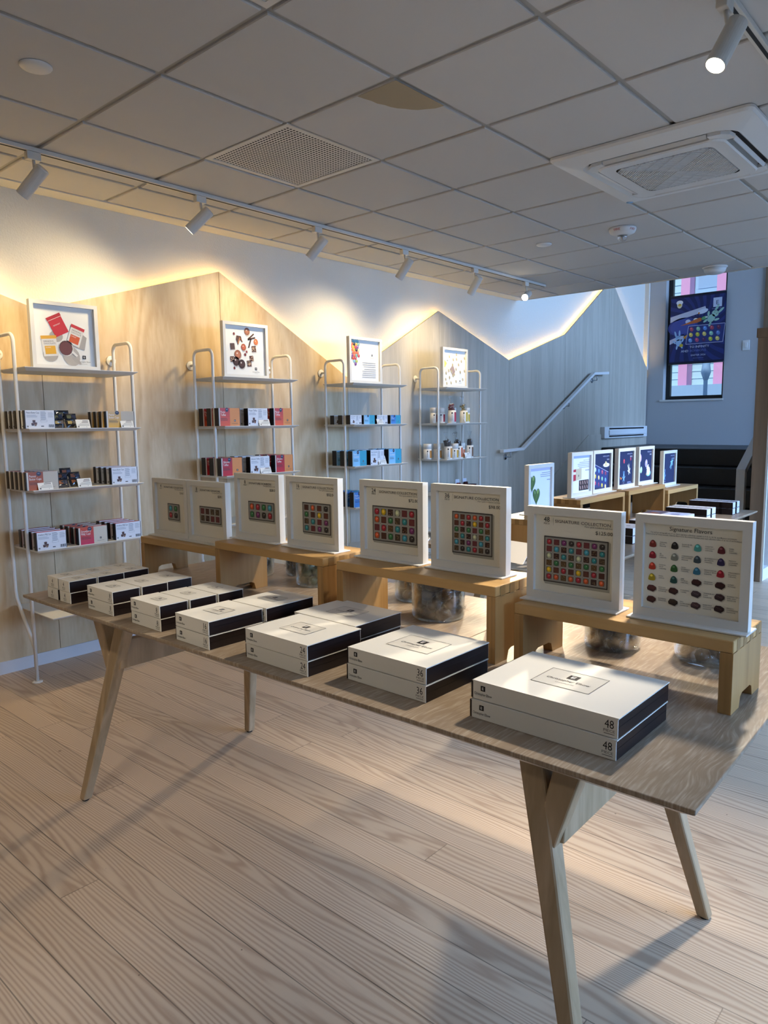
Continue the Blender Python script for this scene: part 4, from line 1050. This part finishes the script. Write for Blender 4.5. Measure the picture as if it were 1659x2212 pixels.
# small price cards
def price_card(lab, x, y, z, w=.076, h=.047, rz=.0, tilt=-.35):
    r = thing('price_card', lab, 'card', (x, y, z + .0005), rz, 'price cards on the shelves')
    b = MB(); Mx = Matrix.Rotation(tilt, 4, 'X'); b.box(-w/2, -.0006, 0, w/2, .0006, h, lin('#e6e5df'), M=Mx)
    a = Art(b, Mx @ Matrix.Translation((0, -.0006, 0)) @ Matrix(((1, 0, 0, 0), (0, 0, -1, 0), (0, 1, 0, 0), (0, 0, 0, 1))))
    a.lines(-w * .1, h * .86, w * .5, 2, h * .16, '#55524c', 1, 'r', h * .07); a.lines(-w * .38, h * .52, w * .82, 3, h * .12, '#a3a19b', 1, 'r', h * .05); a.text('$', w * .2, h * .08, h * .1, '#444', 1); a.logo(-w * .36, h * .16, h * .16, 1)
    obj('card', b, PR, r)
    b = MB(); b.box(-w/2, .001, 0, w/2, .022, .0015, M=None); obj('stand', b, M['acrylic'], r)
price_card('white price card before the foil packets on the second shelf', 1.868, 3.80, SZ[1])
price_card('white price card before the yellow carton on the second shelf', 2.118, 3.793, SZ[1])
price_card('white price card before the orange carton on the third shelf', 1.643, 3.793, SZ[2])
price_card('white price card before the foil packets on the third shelf', 1.856, 3.80, SZ[2])
price_card('white price card before the white pecan toffee carton', 3.10, 3.793, SZ[1], .09, .045)
price_card('white price card before the white almond toffee carton', 3.10, 3.793, SZ[2], .09, .045)
price_card('white price card before the white carton on the upper caramel shelf', 4.245, 3.793, SZ[1], .07, .042)
price_card('white price card before the white carton on the lower caramel shelf', 4.27, 3.793, SZ[2], .09, .07)
price_card('white price card before the golden nut canister', 5.41, 3.793, SZ[1], .06, .045)
price_card('white price card before the brown orange peel canister', 5.43, 3.793, SZ[2], .08, .05)

# canisters and bagged sweets
def canister(lab, x, y, z, col, h=.135, lid=True, r=.036):
    c = thing('canister', lab, 'canister', (x, y, z + .0003), 0, 'white canisters under the almond poster')
    b = MB(); hb = h - .045 if lid else h
    pr = [(r - .001, 0), (r, .001), (r, hb)] + ([] if lid else [(r - .0015, hb), (r - .002, .02), (.0001, .02)])
    b.lathe(pr, 24, lin('#dcd9d2'))
    n = 8
    def patch(a0, a1, z0, z1, cc, e=.0004):
        vs = []; fs = []
        for k in range(n + 1):
            a = a0 + (a1 - a0) * k / n
            for q in (z0, z1): vs.append(((r + e) * math.cos(a), (r + e) * math.sin(a), q))
        for k in range(n): fs.append((2 * k, 2 * k + 2, 2 * k + 3, 2 * k + 1))
        b.add(vs, fs, lin(cc))
    patch(-1.9, -1.0, .012, hb * .86, col); patch(-2.62, -2.32, hb * .72, hb * .86, '#22262e'); patch(-2.52, -2.42, hb * .2, hb * .66, '#8a8a88')
    obj('body', b, M['print'], c)
    if lid:
        b = MB(); b.lathe([(r - .002, hb), (r - .002, hb + .002), (r + .0005, hb + .0022), (r + .0005, h - .001), (r - .001, h), (.0001, h)], 24, lin('#d6d3cc')); obj('lid', b, M['print'], c)
    return c
def bag(lab, x, y, z, mat, lean, kind, h=.085):
    c = thing('sweet_bag', lab, 'bag', (x, y, z), 0, 'clear bags of sweets standing in canisters'); c.rotation_euler = (0, lean, 0)
    b = MB(); b.lathe([(.024, -.03), (.029, .0), (.033, .035), (.031, h * .8), (.012, h), (.006, h + .012), (.016, h + .04), (.022, h + .06)], 12, smooth=False); obj('film', b, M['film'], c)
    b = MB(); rnd = random.Random(int(x * 100))
    for k in range(46):
        a = rnd.uniform(0, 6.28); q = .022 * math.sqrt(rnd.random()); zz = rnd.uniform(-.02, h * .82)
        if kind == 'nut': b.blob((.0085, .0085, .0085), k, .05, M=Matrix.Translation((q * math.cos(a), q * math.sin(a), zz)), n=(8, 6))
        elif k < 24: b.tube([(q * math.cos(a), q * math.sin(a), -.02), (q * math.cos(a) * 1.25, q * math.sin(a) * 1.25, h * rnd.uniform(.6, .9))], .0055, 6)
    o = obj('nuts' if kind == 'nut' else 'peel_sticks', b, mat, c); o['kind'] = 'stuff'
s1, s2 = SZ[1], SZ[2]
canister('white lidded canister behind left pole, upper nut shelf', 5.03 + .075, 3.93, s1, '#8f1f33')
canister('white lidded canister with dark red panel, upper nut shelf', 5.165, 3.90, s1, '#8f1f33')
canister('open white canister with pink panel, upper nut shelf', 5.212, 3.815, s1, '#b8364a', .110, False)
canister('white lidded canister with ochre panel behind the golden nuts', 5.33, 3.90, s1, '#a8923a')
canister('open white canister with yellow panel, upper nut shelf', 5.41, 3.83, s1, '#c9ac3c', .110, False)
canister('white lidded canister with yellow panel at right end, upper nut shelf', 5.50, 3.87, s1, '#c9ac3c')
bag('clear bag of red coated nuts standing in a canister', 5.212, 3.815, s1 + .092, M['red_nut'], -.22, 'nut')
bag('clear bag of golden coated nuts standing in a canister', 5.41, 3.83, s1 + .092, M['gold_nut'], -.24, 'nut')
canister('white lidded canister with amber panel, leftmost on lower shelf', 5.06, 3.97, s2, '#b5762a')
canister('white lidded canister with amber panel, second on lower shelf', 5.14, 3.92, s2, '#b5762a')
canister('open white canister with pale orange panel, lower shelf', 5.175, 3.83, s2, '#c98a3a', .112, False)
canister('white lidded canister with gold panel beside the open one, lower shelf', 5.255, 3.82, s2, '#c99a36')
canister('white lidded canister with dark panel in shade, lower shelf', 5.29, 3.95, s2, '#5a4038')
canister('open white canister with orange panel in middle of lower shelf', 5.335, 3.83, s2, '#bf6038', .112, False)
canister('white lidded canister with orange panel behind the card, lower shelf', 5.425, 3.87, s2, '#c46a44')
canister('open white canister with brown panel at right end, lower shelf', 5.50, 3.83, s2, '#7a5a44', .112, False)
bag('clear bag of dark peel sticks leaning left in canister', 5.175, 3.83, s2 + .096, M['choc'], -.30, 'stick')
bag('clear bag of dark peel sticks leaning in the middle canister', 5.335, 3.83, s2 + .096, M['choc'], -.42, 'stick')
bag('clear bag of dark peel sticks upright in right canister', 5.50, 3.83, s2 + .096, M['choc'], -.02, 'stick')
# red gift cubes
GC = 'small gift cubes under the almond poster'
for k, (x, y, cc, nm, op) in enumerate(((5.12, 3.83, '#5d1420', 'dark red gift cube, first in the row', 0), (5.185, 3.83, '#5d1420', 'dark red gift cube, second in the row', 0), (5.25, 3.83, '#621622', 'dark red gift cube, third in the row', 0), (5.315, 3.83, '#621622', 'dark red gift cube with raised white lid', 1), (5.385, 3.83, '#4a2028', 'dull red gift cube beside the raised lid', 0),
        (5.455, 3.85, '#3a1614', 'brown gift cube in the middle of the brown trio', 1), (5.52, 3.85, '#4a2a2a', 'brown gift cube with raised white flap', 0), (5.585, 3.86, '#4a2a2a', 'brown gift cube at the right end of shelf', 0))):
    r = thing('gift_cube', nm, 'box', (x, y, SZ[3] + .0003), 0, GC)
    b = MB(); b.box(-.03, -.03, 0, .03, .03, .06, lin(cc)); obj('body', b, M['gloss'], r, bev=.002)
    b = MB()
    if op:
        b.hexa([(-.028, -.02, .0605), (.028, -.02, .0605), (.028, .0, .0605), (-.028, .0, .0605)], [(-.02, -.02, .095), (.02, -.02, .095), (.02, -.005, .095), (-.02, -.005, .095)], lin(cc)); b.box(-.026, .004, .061, .034, .008, .125, lin('#c9ccd6'))
    else: b.box(-.0305, -.0305, .0603, .0305, .0305, .066, lin(cc))
    obj('lid', b, M['gloss'], r)

# ------------------------------------------------------------------ boxes on the second table
def dark_box(w, d, h, top='#c3c8d6', n=1):
    r = thing('dark_box', '', 'box')
    b = MB(); b.box(-w/2, -d/2, 0, w/2, d/2, h - .001, lin('#1a1110')); obj('tray', b, M['gloss'], r)
    b = MB(); b.box(-w/2 + .002, -d/2 + .001, h - .001, w/2 - .001, d/2 - .001, h, lin(top)); b.box(-w/2 + .003, -d/2 - .0006, .003, w/2 - .003, -d/2, h - .001, lin(top))
    a = Art(b, Matrix.Translation((0, 0, h))); a.logo(0, 0, min(w, d) * .16, 1); a.outline(-w * .3, -d * .25, w * .3, d * .25, .001, '#7d8294', 1)
    obj('cover', b, M['carton'], r); return r
p = None; G2 = 'small dark boxes on the second table'
for i in range(2):
    for j in range(4):
        for lv in range(2):
            loc = (4.875 + i * .085, 1.411 + j * .062, TZ + lv * .0395)
            lab = 'small dark pale-topped box, %s of %s stack in %s row by stairs' % (('bottom', 'top')[lv], ('first', 'second', 'third', 'fourth')[j], ('near', 'far')[i])
            if p is None: p = dark_box(.058, .082, .0385); p.location = loc; p['label'] = lab; p['group'] = G2
            else: dup(p, loc, 0, lab, G2)
p = None
for i in range(2):
    for j in range(3):
        for lv in range(2):
            loc = (4.42 + i * .092, 1.424 + j * .075, TZ + lv * .0395); lab = 'dark box with white logo top, %s of %s stack in the %s row' % (('bottom', 'top')[lv], ('first', 'middle', 'last')[j], ('near', 'far')[i])
            if p is None: p = dark_box(.071, .088, .0385, '#d9dae0'); p.location = loc; p.rotation_euler = (0, 0, PI/2 * 0); p['label'] = lab; p['group'] = 'white topped dark boxes on the second table'
            else: dup(p, loc, 0, lab, 'white topped dark boxes on the second table')
p = None
for i, (x, y) in enumerate(((4.08, 1.43), (4.08, 1.545), (3.78, 1.50), (3.49, 1.47))):
    for lv in range(2):
        loc = (x, y, TZ + lv * .0395); lab = 'flat dark box seen between the front signs, %s of %s pair' % (('bottom', 'top')[lv], ('first', 'second', 'third', 'nearest')[i])
        if p is None: p = dark_box(.16 if i < 2 else .12, .112, .0385, '#d4d2d6'); p.location = loc; p['label'] = lab; p['group'] = 'flat dark boxes on the second table'
        else: dup(p, loc, 0, lab, 'flat dark boxes on the second table')
for k, (x, y, c1) in enumerate(((4.05, 1.44, '#b9c6ea'), (4.07, 1.56, '#5a5266'))):
    b = MB(); b.box(x - .07, y - .05, TZ + .0795 + k * .0004, x + .09, y + .05, TZ + .081 + k * .0004, lin(c1)); a = Art(b, Matrix.Translation((x, y, TZ + .081 + k * .0004))); a.rect(-.05, -.03, .0, .02, '#7a86b8' if k == 0 else '#8a5a4a', 1); a.lines(.01, .03, .06, 5, .01, '#8a8fa8', 1)
    tag(obj('leaflet', b, PR), ('pale blue leaflet lying on the flat boxes of the second table', 'dark printed leaflet lying beside the pale blue one')[k], 'leaflet')
# ------------------------------------------------------------------ window banner
r = thing('window_banner', 'navy hanging banner with coloured eggs in the stairwell window', 'banner', (10.345, 3.482, 2.112), -PI/2)
bw, bh = .72, .915
b = MB(); b.box(-bw/2, -.001, 0, bw/2, .001, bh, lin('#141f52'))
a = Art(b, Matrix.Translation((0, -.001, 0)) @ Matrix(((1, 0, 0, 0), (0, 0, -1, 0), (0, 1, 0, 0), (0, 0, 0, 1))))
cl = lambda p: (max(-bw/2, min(bw/2, p[0])), max(0, min(bh, p[1])))
for k in range(22):
    t = 2 * PI * k / 22; cx, cy = .0, bh * .55
    pts = []
    for s in range(7): rr = .12 + s * .09; pts.append(cl((cx + rr * math.cos(t + rr * 1.1), cy + rr * math.sin(t + rr * 1.1))))
    for s in range(6, -1, -1): rr = .12 + s * .09; pts.append(cl((cx + rr * math.cos(t + rr * 1.1 + .13), cy + rr * math.sin(t + rr * 1.1 + .13))))
    for s in range(6): a.poly([pts[s], pts[s + 1], pts[12 - s], pts[13 - s]], '#1f2d6c', 1)
a.rect(-bw/2, bh - .03, bw/2, bh, '#0b1233', 3); a.rect(-bw/2, 0, bw/2, .03, '#0b1233', 3)
a.ell(-.24, bh - .12, .035, .045, '#d5d0b0', 3); a.ell(-.24, bh - .09, .045, .03, '#dfe2ea', 4); a.ell(-.24, bh - .12, .022, .018, '#c9a93a', 5); a.ell(-.25, bh - .115, .004, .005, '#333', 6, 6); a.ell(-.23, bh - .115, .004, .005, '#333', 6, 6)
a.rect(.20, bh - .195, .31, bh - .075, '#c3cbe2', 3); a.text('E', .255, bh - .165, .055, '#1c2550', 4, 'c'); a.text('Christopher Elbow', .255, bh - .222, .016, '#8f9ac8', 3, 'c', .9, maxw=.14)
a.poly([(-bw/2, .64), (.10, .745), (.12, .68), (-bw/2, .565)], '#b9bdd0', 3); a.ell(-.19, .50, .20, .12, '#2c3a80', 3, 24, .1); a.ell(-.19, .50, .17, .10, '#3a4a94', 4, 24, .1)
a.ell(-.12, .56, .035, .03, '#c3c8dc', 5); a.ell(-.02, .58, .03, .02, '#e0ddd0', 5); a.poly([(-bw/2, .33), (-.17, .40), (-.17, .345), (-bw/2, .27)], '#b3b7cc', 3)
a.poly([(-.22, .515), (.03, .60), (.06, .59), (.055, .555), (.0, .535)], '#b5602c', 6); a.ell(.09, .59, .04, .022, '#5f9a64', 6, 10, .3); a.ell(.12, .60, .02, .012, '#c9d6cf', 7, 8)
a.ell(.07, .68, .07, .03, '#cfd6e6', 5, 14, .25); a.ell(.02, .66, .012, .014, '#c2702c', 6, 8)
bunny(a, .20, .60, .19, '#98c0b4', -.7, 6)
a.poly([(-.14, .265), (-.11, .50), (.35, .50), (.34, .265)], '#26326e', 5); 
for q in (((-.14, .26), (.34, .26)), ((-.11, .50), (.36, .50)), ((-.14, .26), (-.11, .50)), ((.34, .26), (.36, .50))):
    (x0, y0_), (x1, y1_) = q; d = Vector((x1 - x0, y1_ - y0_)); L_ = d.length; a.rrect((x0 + x1) / 2, (y0_ + y1_) / 2, L_, .007, math.atan2(d.y, d.x), '#a9b0d4', 6)
EC = ['#a84a5c', '#8ab49a', '#5a86c4', '#a04458', '#5a2648', '#cdb95a', '#b5b03a', '#cdbd6a', '#86b8a4', '#5a7ab4', '#6a94cc', '#a8486a', '#4a2450', '#aab03c', '#c9b96a']
for j in range(3):
    for i in range(5): egg(a, -.07 + i * .088 - j * .006, .455 - j * .073, .031, EC[j * 5 + i], .5, 7)
bunny(a, -.24, .31, .16, '#8fb4dc', .15, 6); a.ell(-.20, .25, .025, .022, '#c9b03a', 8); a.poly([(-.18, .36), (-.12, .39), (-.15, .33)], '#c98a3a', 8)
a.text('TO INFINITY', .04, .205, .030, '#c9cfe8', 4, 'c', 1.05); a.text('AND', -.20, .155, .030, '#c9cfe8', 4, 'l', 1.05); a.text('BONBONS', -.08, .155, .030, '#5a68ac', 4, 'l', 1.05)
a.text('EASTER 2026', .03, .098, .022, '#b9c2e2', 4, 'c', 1.1); a.text('elbowchocolates.com', .03, .065, .011, '#7f8cc0', 4, 'c', 1)
obj('cloth', b, PR, r)
b = MB(); b.tube([(-bw/2 - .005, 0, bh), (bw/2 + .005, 0, bh)], .008, 8); b.tube([(-bw/2 - .005, 0, 0), (bw/2 + .005, 0, 0)], .008, 8); obj('rod', b, M['window_frame'], r)

# ------------------------------------------------------------------ ceiling fittings
def track(label, x0, x1, y):
    r = thing('light_track', label, 'light track', (x0, y, ZC), 0)
    b = MB(); b.box(0, -.018, -.020, x1 - x0, .018, -.0005); obj('rail', b, M['lamp'], r, bev=.002)
    b = MB(); b.box(0, -.006, -.0212, x1 - x0, .006, -.0201); obj('slot', b, M['dark'], r)
track('long white light track along the ceiling by the wooden wall', -2.5, 6.30, 3.535)
track('white light track on the ceiling over the front table', -3.2, 6.0, .783)
def spot(label, x, y, aim, power, cone=115, blend=1.0, col=(1, .78, .44), rad=.06, L=.155, lit=True, group='white track spotlights', rec=.055):
    r = thing('track_spotlight', label, 'spotlight', (x, y, ZC - .0205), 0, group)
    b = MB(); b.box(-.032, -.017, -.036, .032, .017, 0); obj('adapter', b, M['lamp'], r, bev=.003)
    piv = Vector((0, -.02, -.115))
    b = MB(); b.tube([(0, -.005, -.036), (0, -.008, -.06), (0, -.02, -.115)], .0075, 8); obj('stem', b, M['lamp'], r)
    d = (Vector(aim) - Vector((x, y, ZC - .13))).normalized()
    q = d.to_track_quat('-Z', 'Y').to_matrix().to_4x4(); q.translation = piv
    R = .031
    b = MB(); b.lathe([(.0001, .055), (R - .006, .055), (R, .05), (R, .05 - L), (R - .003, .05 - L), (R - .003, .05 + rec - L), (.0001, .05 + rec - L)], 28, M=q, smooth=False); hd = obj('lamp_head', b, M['lamp'], r)
    b = MB(); b.lathe([(.0001, .0495 + rec - L), (R - .0035, .0495 + rec - L), (R - .0035, .043 + rec - L), (.0001, .042 + rec - L)], 20, M=q); obj('lens', b, M['lens'] if lit else M['plastic'], hd)
    ld = bpy.data.lights.new('spot_light', 'SPOT'); ld.energy = power; ld.color = col; ld.spot_size = math.radians(cone); ld.spot_blend = blend; ld.shadow_soft_size = rad
    lo = bpy.data.objects.new('spot_light', ld); C.objects.link(lo); lo.parent = hd
    t = q.copy(); t.translation = piv + d * (L - .05 + .01); lo.matrix_local = t
    return r
PW = 36
spot('track spotlight nearest the camera on the wall-side track', 1.574, 3.535, (1.15, 4.15, 1.75), PW)
spot('track spotlight above the drinking chocolate poster shelves', 2.479, 3.535, (1.9, 4.1, 1.75), PW)
spot('third track spotlight along the wall-side track, over chocolate pieces poster', 3.366, 3.535, (3.0, 4.1, 1.75), PW)
spot('fourth track spotlight along the wall-side track, over candy poster', 4.241, 3.535, (4.1, 4.1, 1.75), PW)
spot('fifth track spotlight along the wall-side track, pointing straight down', 5.146, 3.535, (5.2, 4.1, 1.8), PW)
spot('glowing last track spotlight at far end of the wall-side track', 5.96, 3.535, (1.7, 2.2, .75), 240, 46, .8, (1, .80, .55), rec=.012)
spot('big glowing track spotlight over the table, close to the camera', 2.458, .783, (1.55, 1.25, .8), 125, 62, .7, (1, .89, .74), rec=.01)
for x, aim, pw_ in ((3.35, (1.75, .70, .7), 150), (4.4, (4.2, 1.75, .8), 70), (-.3, (.3, 2.6, 0), 50), (-1.3, (1.2, 1.0, .3), 18), (-2.4, (1.0, 2.8, .6), 45)):  # unseen spots added to light the tables and to fill from behind the camera
    spot('added fill spotlight out of view on the table-side track', x, .783, aim, pw_, 64, .8, (1, .89, .74), group='unseen spotlights')

# perforated return-air panels
def vent(label, i, j):
    x0, y1 = X0 + i * T, Y0 - j * T; r = thing('ceiling_vent', label, 'vent', (x0, y1 - T, ZC), 0)
    n = 30; m = .03; p = (T - 2 * m) / n; b = MB(); R = p * .33
    b.box(.004, .004, .004, m, T - .004, .010); b.box(T - m, .004, .004, T - .004, T - .004, .010); b.box(m, .004, .004, T - m, m, .010); b.box(m, T - m, .004, T - m, T - .004, .010)
    for a in range(n):
        for c in range(n):
            cx, cy = m + (a + .5) * p, m + (c + .5) * p; h = p / 2
            K = 8; circ = [(cx + R * math.cos(2 * PI * k / K + PI / 8), cy + R * math.sin(2 * PI * k / K + PI / 8), .006) for k in range(K)]
            sq = [(cx + h, cy - h, .006), (cx + h, cy + h, .006), (cx - h, cy + h, .006), (cx - h, cy - h, .006)]
            vs = circ + sq
            b.add(vs, [(7, 8, 9, 0), (0, 9, 1), (1, 9, 10, 2), (2, 10, 3), (3, 10, 11, 4), (4, 11, 5), (5, 11, 8, 6), (6, 8, 7)])
    obj('perforated_panel', b, M['trim'], r)
    b = MB(); b.box(.01, .01, .0108, T - .01, T - .01, .0116); obj('backing', b, M['dark'], r)
vent('square perforated metal vent in the middle of the ceiling', 1, 1)
vent('perforated metal vent cut off by the top of the picture', -1, 3)
# cassette air conditioner
ac = thing('cassette_air_conditioner', 'white square cassette air conditioner set in the ceiling', 'air conditioner', (3.815, 1.405, ZC), 0)
S_ = .465
def rr_(s, rad, n=5):
    pts = []
    for cx, cy, a0 in ((s - rad, s - rad, 0), (-s + rad, s - rad, PI/2), (-s + rad, -s + rad, PI), (s - rad, -s + rad, 1.5 * PI)):
        for k in range(n + 1): a = a0 + PI / 2 * k / n; pts.append((cx + rad * math.cos(a), cy + rad * math.sin(a)))
    return pts
def ring(b, A, za, B_, zb):
    n = len(A); b.add([(*p, za) for p in A] + [(*p, zb) for p in B_], [(i, (i + 1) % n, n + (i + 1) % n, n + i) for i in range(n)], smooth=False)
b = MB(); o1, o2, o3, o4 = rr_(S_, .03), rr_(S_ - .01, .035), rr_(.365, .10), rr_(.345, .10)
ring(b, o1, -.001, o1, -.012); ring(b, o1, -.012, o2, -.022); ring(b, o2, -.022, o3, -.040); ring(b, o3, -.040, o4, -.020); ring(b, o4, -.020, rr_(.34, .10), .0)
obj('surround', b, M['plastic'], ac)
b = MB(); b.prism(rr_(.338, .10), -.012, -.004, 'z'); obj('cavity', b, M['dark'], ac)
b = MB(); i1, i2, i3 = rr_(.30, .06), rr_(.293, .06), rr_(.255, .05)
ring(b, i1, -.012, i1, -.048); ring(b, i1, -.048, i2, -.054); ring(b, i2, -.054, rr_(.232, .04), -.052)
n = 24; obj('inner_panel', b, M['plastic'], ac)
b = MB(); b.prism(rr_(.232, .04), -.040, -.038, 'z'); obj('grille_backing', b, M['dark'], ac)
b = MB(); q2 = math.sqrt(.5); HG = .228
def slat(p0, p1, fixed, along_p, w):
    pts = []
    for t in range(121):
        v = p0 + (p1 - p0) * t / 120; p_, q_ = (v, fixed) if along_p else (fixed, v)
        x, y = (p_ - q_) * q2, (p_ + q_) * q2
        if abs(x) < HG and abs(y) < HG and not (abs(x) > HG - .03 and abs(y) > HG - .03 and abs(x) + abs(y) > 2 * HG - .035): pts.append((x, y))
    if len(pts) > 2:
        (xa, ya), (xb, yb) = pts[0], pts[-1]; L_ = math.hypot(xb - xa, yb - ya); nx, ny = -(yb - ya) / L_ * w, (xb - xa) / L_ * w
        b.hexa([(xa - nx, ya - ny, -.0535), (xa + nx, ya + ny, -.0535), (xa + nx, ya + ny, -.044), (xa - nx, ya - ny, -.044)], [(xb - nx, yb - ny, -.0535), (xb + nx, yb + ny, -.0535), (xb + nx, yb + ny, -.044), (xb - nx, yb - ny, -.044)])
for sp_ in (-1, 1):
    for sq_ in (-1, 1):
        lo, hi = (0, .34)
        for k in range(1, 27): slat(lo * sp_, hi * sp_, sq_ * k * .0122, True, .0032) if sp_ * sq_ > 0 else slat(lo * sq_, hi * sq_, sp_ * k * .0122, False, .0032)
        for k in range(1, 6): slat(0, .34 * sq_, sp_ * k * .056, False, .002) if sp_ * sq_ > 0 else slat(0, .34 * sp_, sq_ * k * .056, True, .002)
slat(-.34, .34, 0, True, .003); slat(-.34, .34, 0, False, .003)
obj('grille', b, M['plastic'], ac)
for k in range(4):
    b = MB(); Mz = Matrix.Rotation(k * PI / 2, 4, 'Z')
    b.hexa([Mz @ Vector(p) for p in ((-.24, -.337, -.036), (-.24, -.308, -.046), (-.24, -.308, -.040), (-.24, -.337, -.030))], [Mz @ Vector(p) for p in ((.24, -.337, -.036), (.24, -.308, -.046), (.24, -.308, -.040), (.24, -.337, -.030))])
    if k in (0, 3):
        b = MB(); b.hexa([Mz @ Vector(p) for p in ((-.24, -.337, -.034), (-.24, -.329, -.050), (-.24, -.325, -.049), (-.24, -.333, -.030))], [Mz @ Vector(p) for p in ((.24, -.337, -.034), (.24, -.329, -.050), (.24, -.325, -.049), (.24, -.333, -.030))])
    obj('louvre_flap', b, M['plastic'], ac)
    b = MB(); c0 = [Vector((x, y, 0)) for x, y in ((.245, .296), (.296, .245), (.337, .245), (.33, .30), (.30, .33), (.245, .337))]
    b.add([Mz @ (p + Vector((0, 0, z))) for z in (-.046, -.030) for p in c0], [(5, 4, 3, 2, 1, 0), (6, 7, 8, 9, 10, 11)] + [(i, (i + 1) % 6, 6 + (i + 1) % 6, 6 + i) for i in range(6)]); obj('corner_cover', b, M['plastic'], ac)
    for q in range(3):
        pass
b = MB(); b.lathe([(.0001, -.0005), (.018, -.0005), (.02, .002)], 16, M=Matrix.Translation((.43, .43, -.027))); obj('badge', b, M['fac_c'], ac)
def disc(name, label, cat, x, y, prof, mats):
    r = thing(name, label, cat, (x, y, ZC - .0002), 0)
    for nm, pr, m in prof: b = MB(); b.lathe(pr, 32); obj(nm, b, M[m], r)
    return r
SPK = [('cover', [(.0001, -.012), (.035, -.011), (.052, -.006), (.056, -.001), (.056, 0)], 'plastic')]
disc('ceiling_disc', 'round white cover plate on the ceiling over the near shelves', 'cover plate', 1.256, 2.749, SPK, None)
disc('ceiling_disc', 'small round white cover plate far along the ceiling', 'cover plate', 4.889, 2.751, SPK, None)
al = disc('fire_alarm', 'white ceiling fire alarm with red lettering and clear strobe', 'fire alarm', 4.867, 2.148, [('base', [(.045, -.045), (.08, -.030), (.088, -.012), (.088, 0)], 'plastic'), ('strobe', [(.0001, -.085), (.02, -.080), (.032, -.062), (.034, -.045)], 'acrylic'), ('bulb', [(.0001, -.072), (.008, -.07), (.01, -.046)], 'steel')], None)
M['red_ink'] = plain('red ink', '#a01c20', .5)
for base in (PI + .72 + .55, PI + .72 - .75):
    b = MB(); vs, fs, w = text_geo('FIRE')
    out = []
    for x, y in vs:
        k = .018 / .7; ang = base + (x - w / 2) * k / .085; zz = -.027 + y * k * .75; rr = .0885 - (-.012 - zz) * .42 + .0008
        out.append((rr * math.cos(ang), rr * math.sin(ang), zz))
    b.add(out, fs); obj('lettering', b, M['red_ink'], al)
disc('smoke_detector', 'white round smoke detector at the far ceiling edge', 'smoke detector', 6.62, 2.10, [('base', [(.09, -.012), (.1, -.004), (.1, 0)], 'plastic'), ('dome', [(.0001, -.058), (.06, -.055), (.082, -.040), (.09, -.012)], 'plastic')], None)
b = MB(); rnd = random.Random(3); cx, cy = X0 + T + .014, Y0 - 3 * T + .006
pts = [(cx, cy)] + [(cx + .30 * math.cos(a) * (1 + .03 * rnd.random()), cy + .19 * math.sin(a) * (1 + .05 * rnd.random())) for a in [PI / 2 * k / 14 for k in range(15)]]
b.prism(pts, ZC + .0004, ZC + .0008, 'z'); tag(obj('water_stain', b, M['stain']), 'brownish water stain in the corner of a ceiling tile', 'stain', kind='structure')

# ------------------------------------------------------------------ light
def area(name, loc, rot, sx, sy, power, col, spread=105):
    d = bpy.data.lights.new(name, 'AREA'); d.shape = 'RECTANGLE'; d.size = sx; d.size_y = sy; d.energy = power; d.color = col; d.spread = math.radians(spread)
    o = bpy.data.objects.new(name, d); C.objects.link(o); o.location = loc; o.rotation_euler = rot
DAY = (.35, .58, 1.0)
for (x0, x1, z0, z1), pwr, tilt in zip(ops, (4, 130, 240, 240, 250), (.75, .75, .75, .65, .35)):
    area('daylight', ((x0 + x1) / 2, YR - .25 - .8 * math.sin(tilt), (z0 + z1) / 2 + .9 * math.tan(tilt)), (PI / 2 - tilt, 0, 0), x1 - x0 + .6, z1 - z0 + .3, pwr, DAY)
sun = bpy.data.lights.new('sun', 'SUN'); sun.energy = 2.6; sun.angle = .02; sun.color = (1, .97, .92)
so = bpy.data.objects.new('sun', sun); C.objects.link(so); so.rotation_euler = Vector((.75, .1, -.55)).to_track_quat('-Z', 'Y').to_euler()
w = bpy.data.worlds.new('world'); bpy.context.scene.world = w; w.use_nodes = True
bg = w.node_tree.nodes['Background']; bg.inputs[0].default_value = (.45, .68, 1.0, 1); bg.inputs[1].default_value = .5

sc = bpy.context.scene
sc.view_settings.view_transform = 'Standard'; sc.view_settings.look = 'None'; sc.view_settings.gamma = 1; sc.view_settings.exposure = 0.35
sc.view_settings.use_curve_mapping = False
sc.cycles.use_denoising = True
sc.cycles.max_bounces = 8; sc.cycles.diffuse_bounces = 4; sc.cycles.glossy_bounces = 3; sc.cycles.transmission_bounces = 4; sc.cycles.transparent_max_bounces = 24
sc.cycles.sample_clamp_indirect = 6
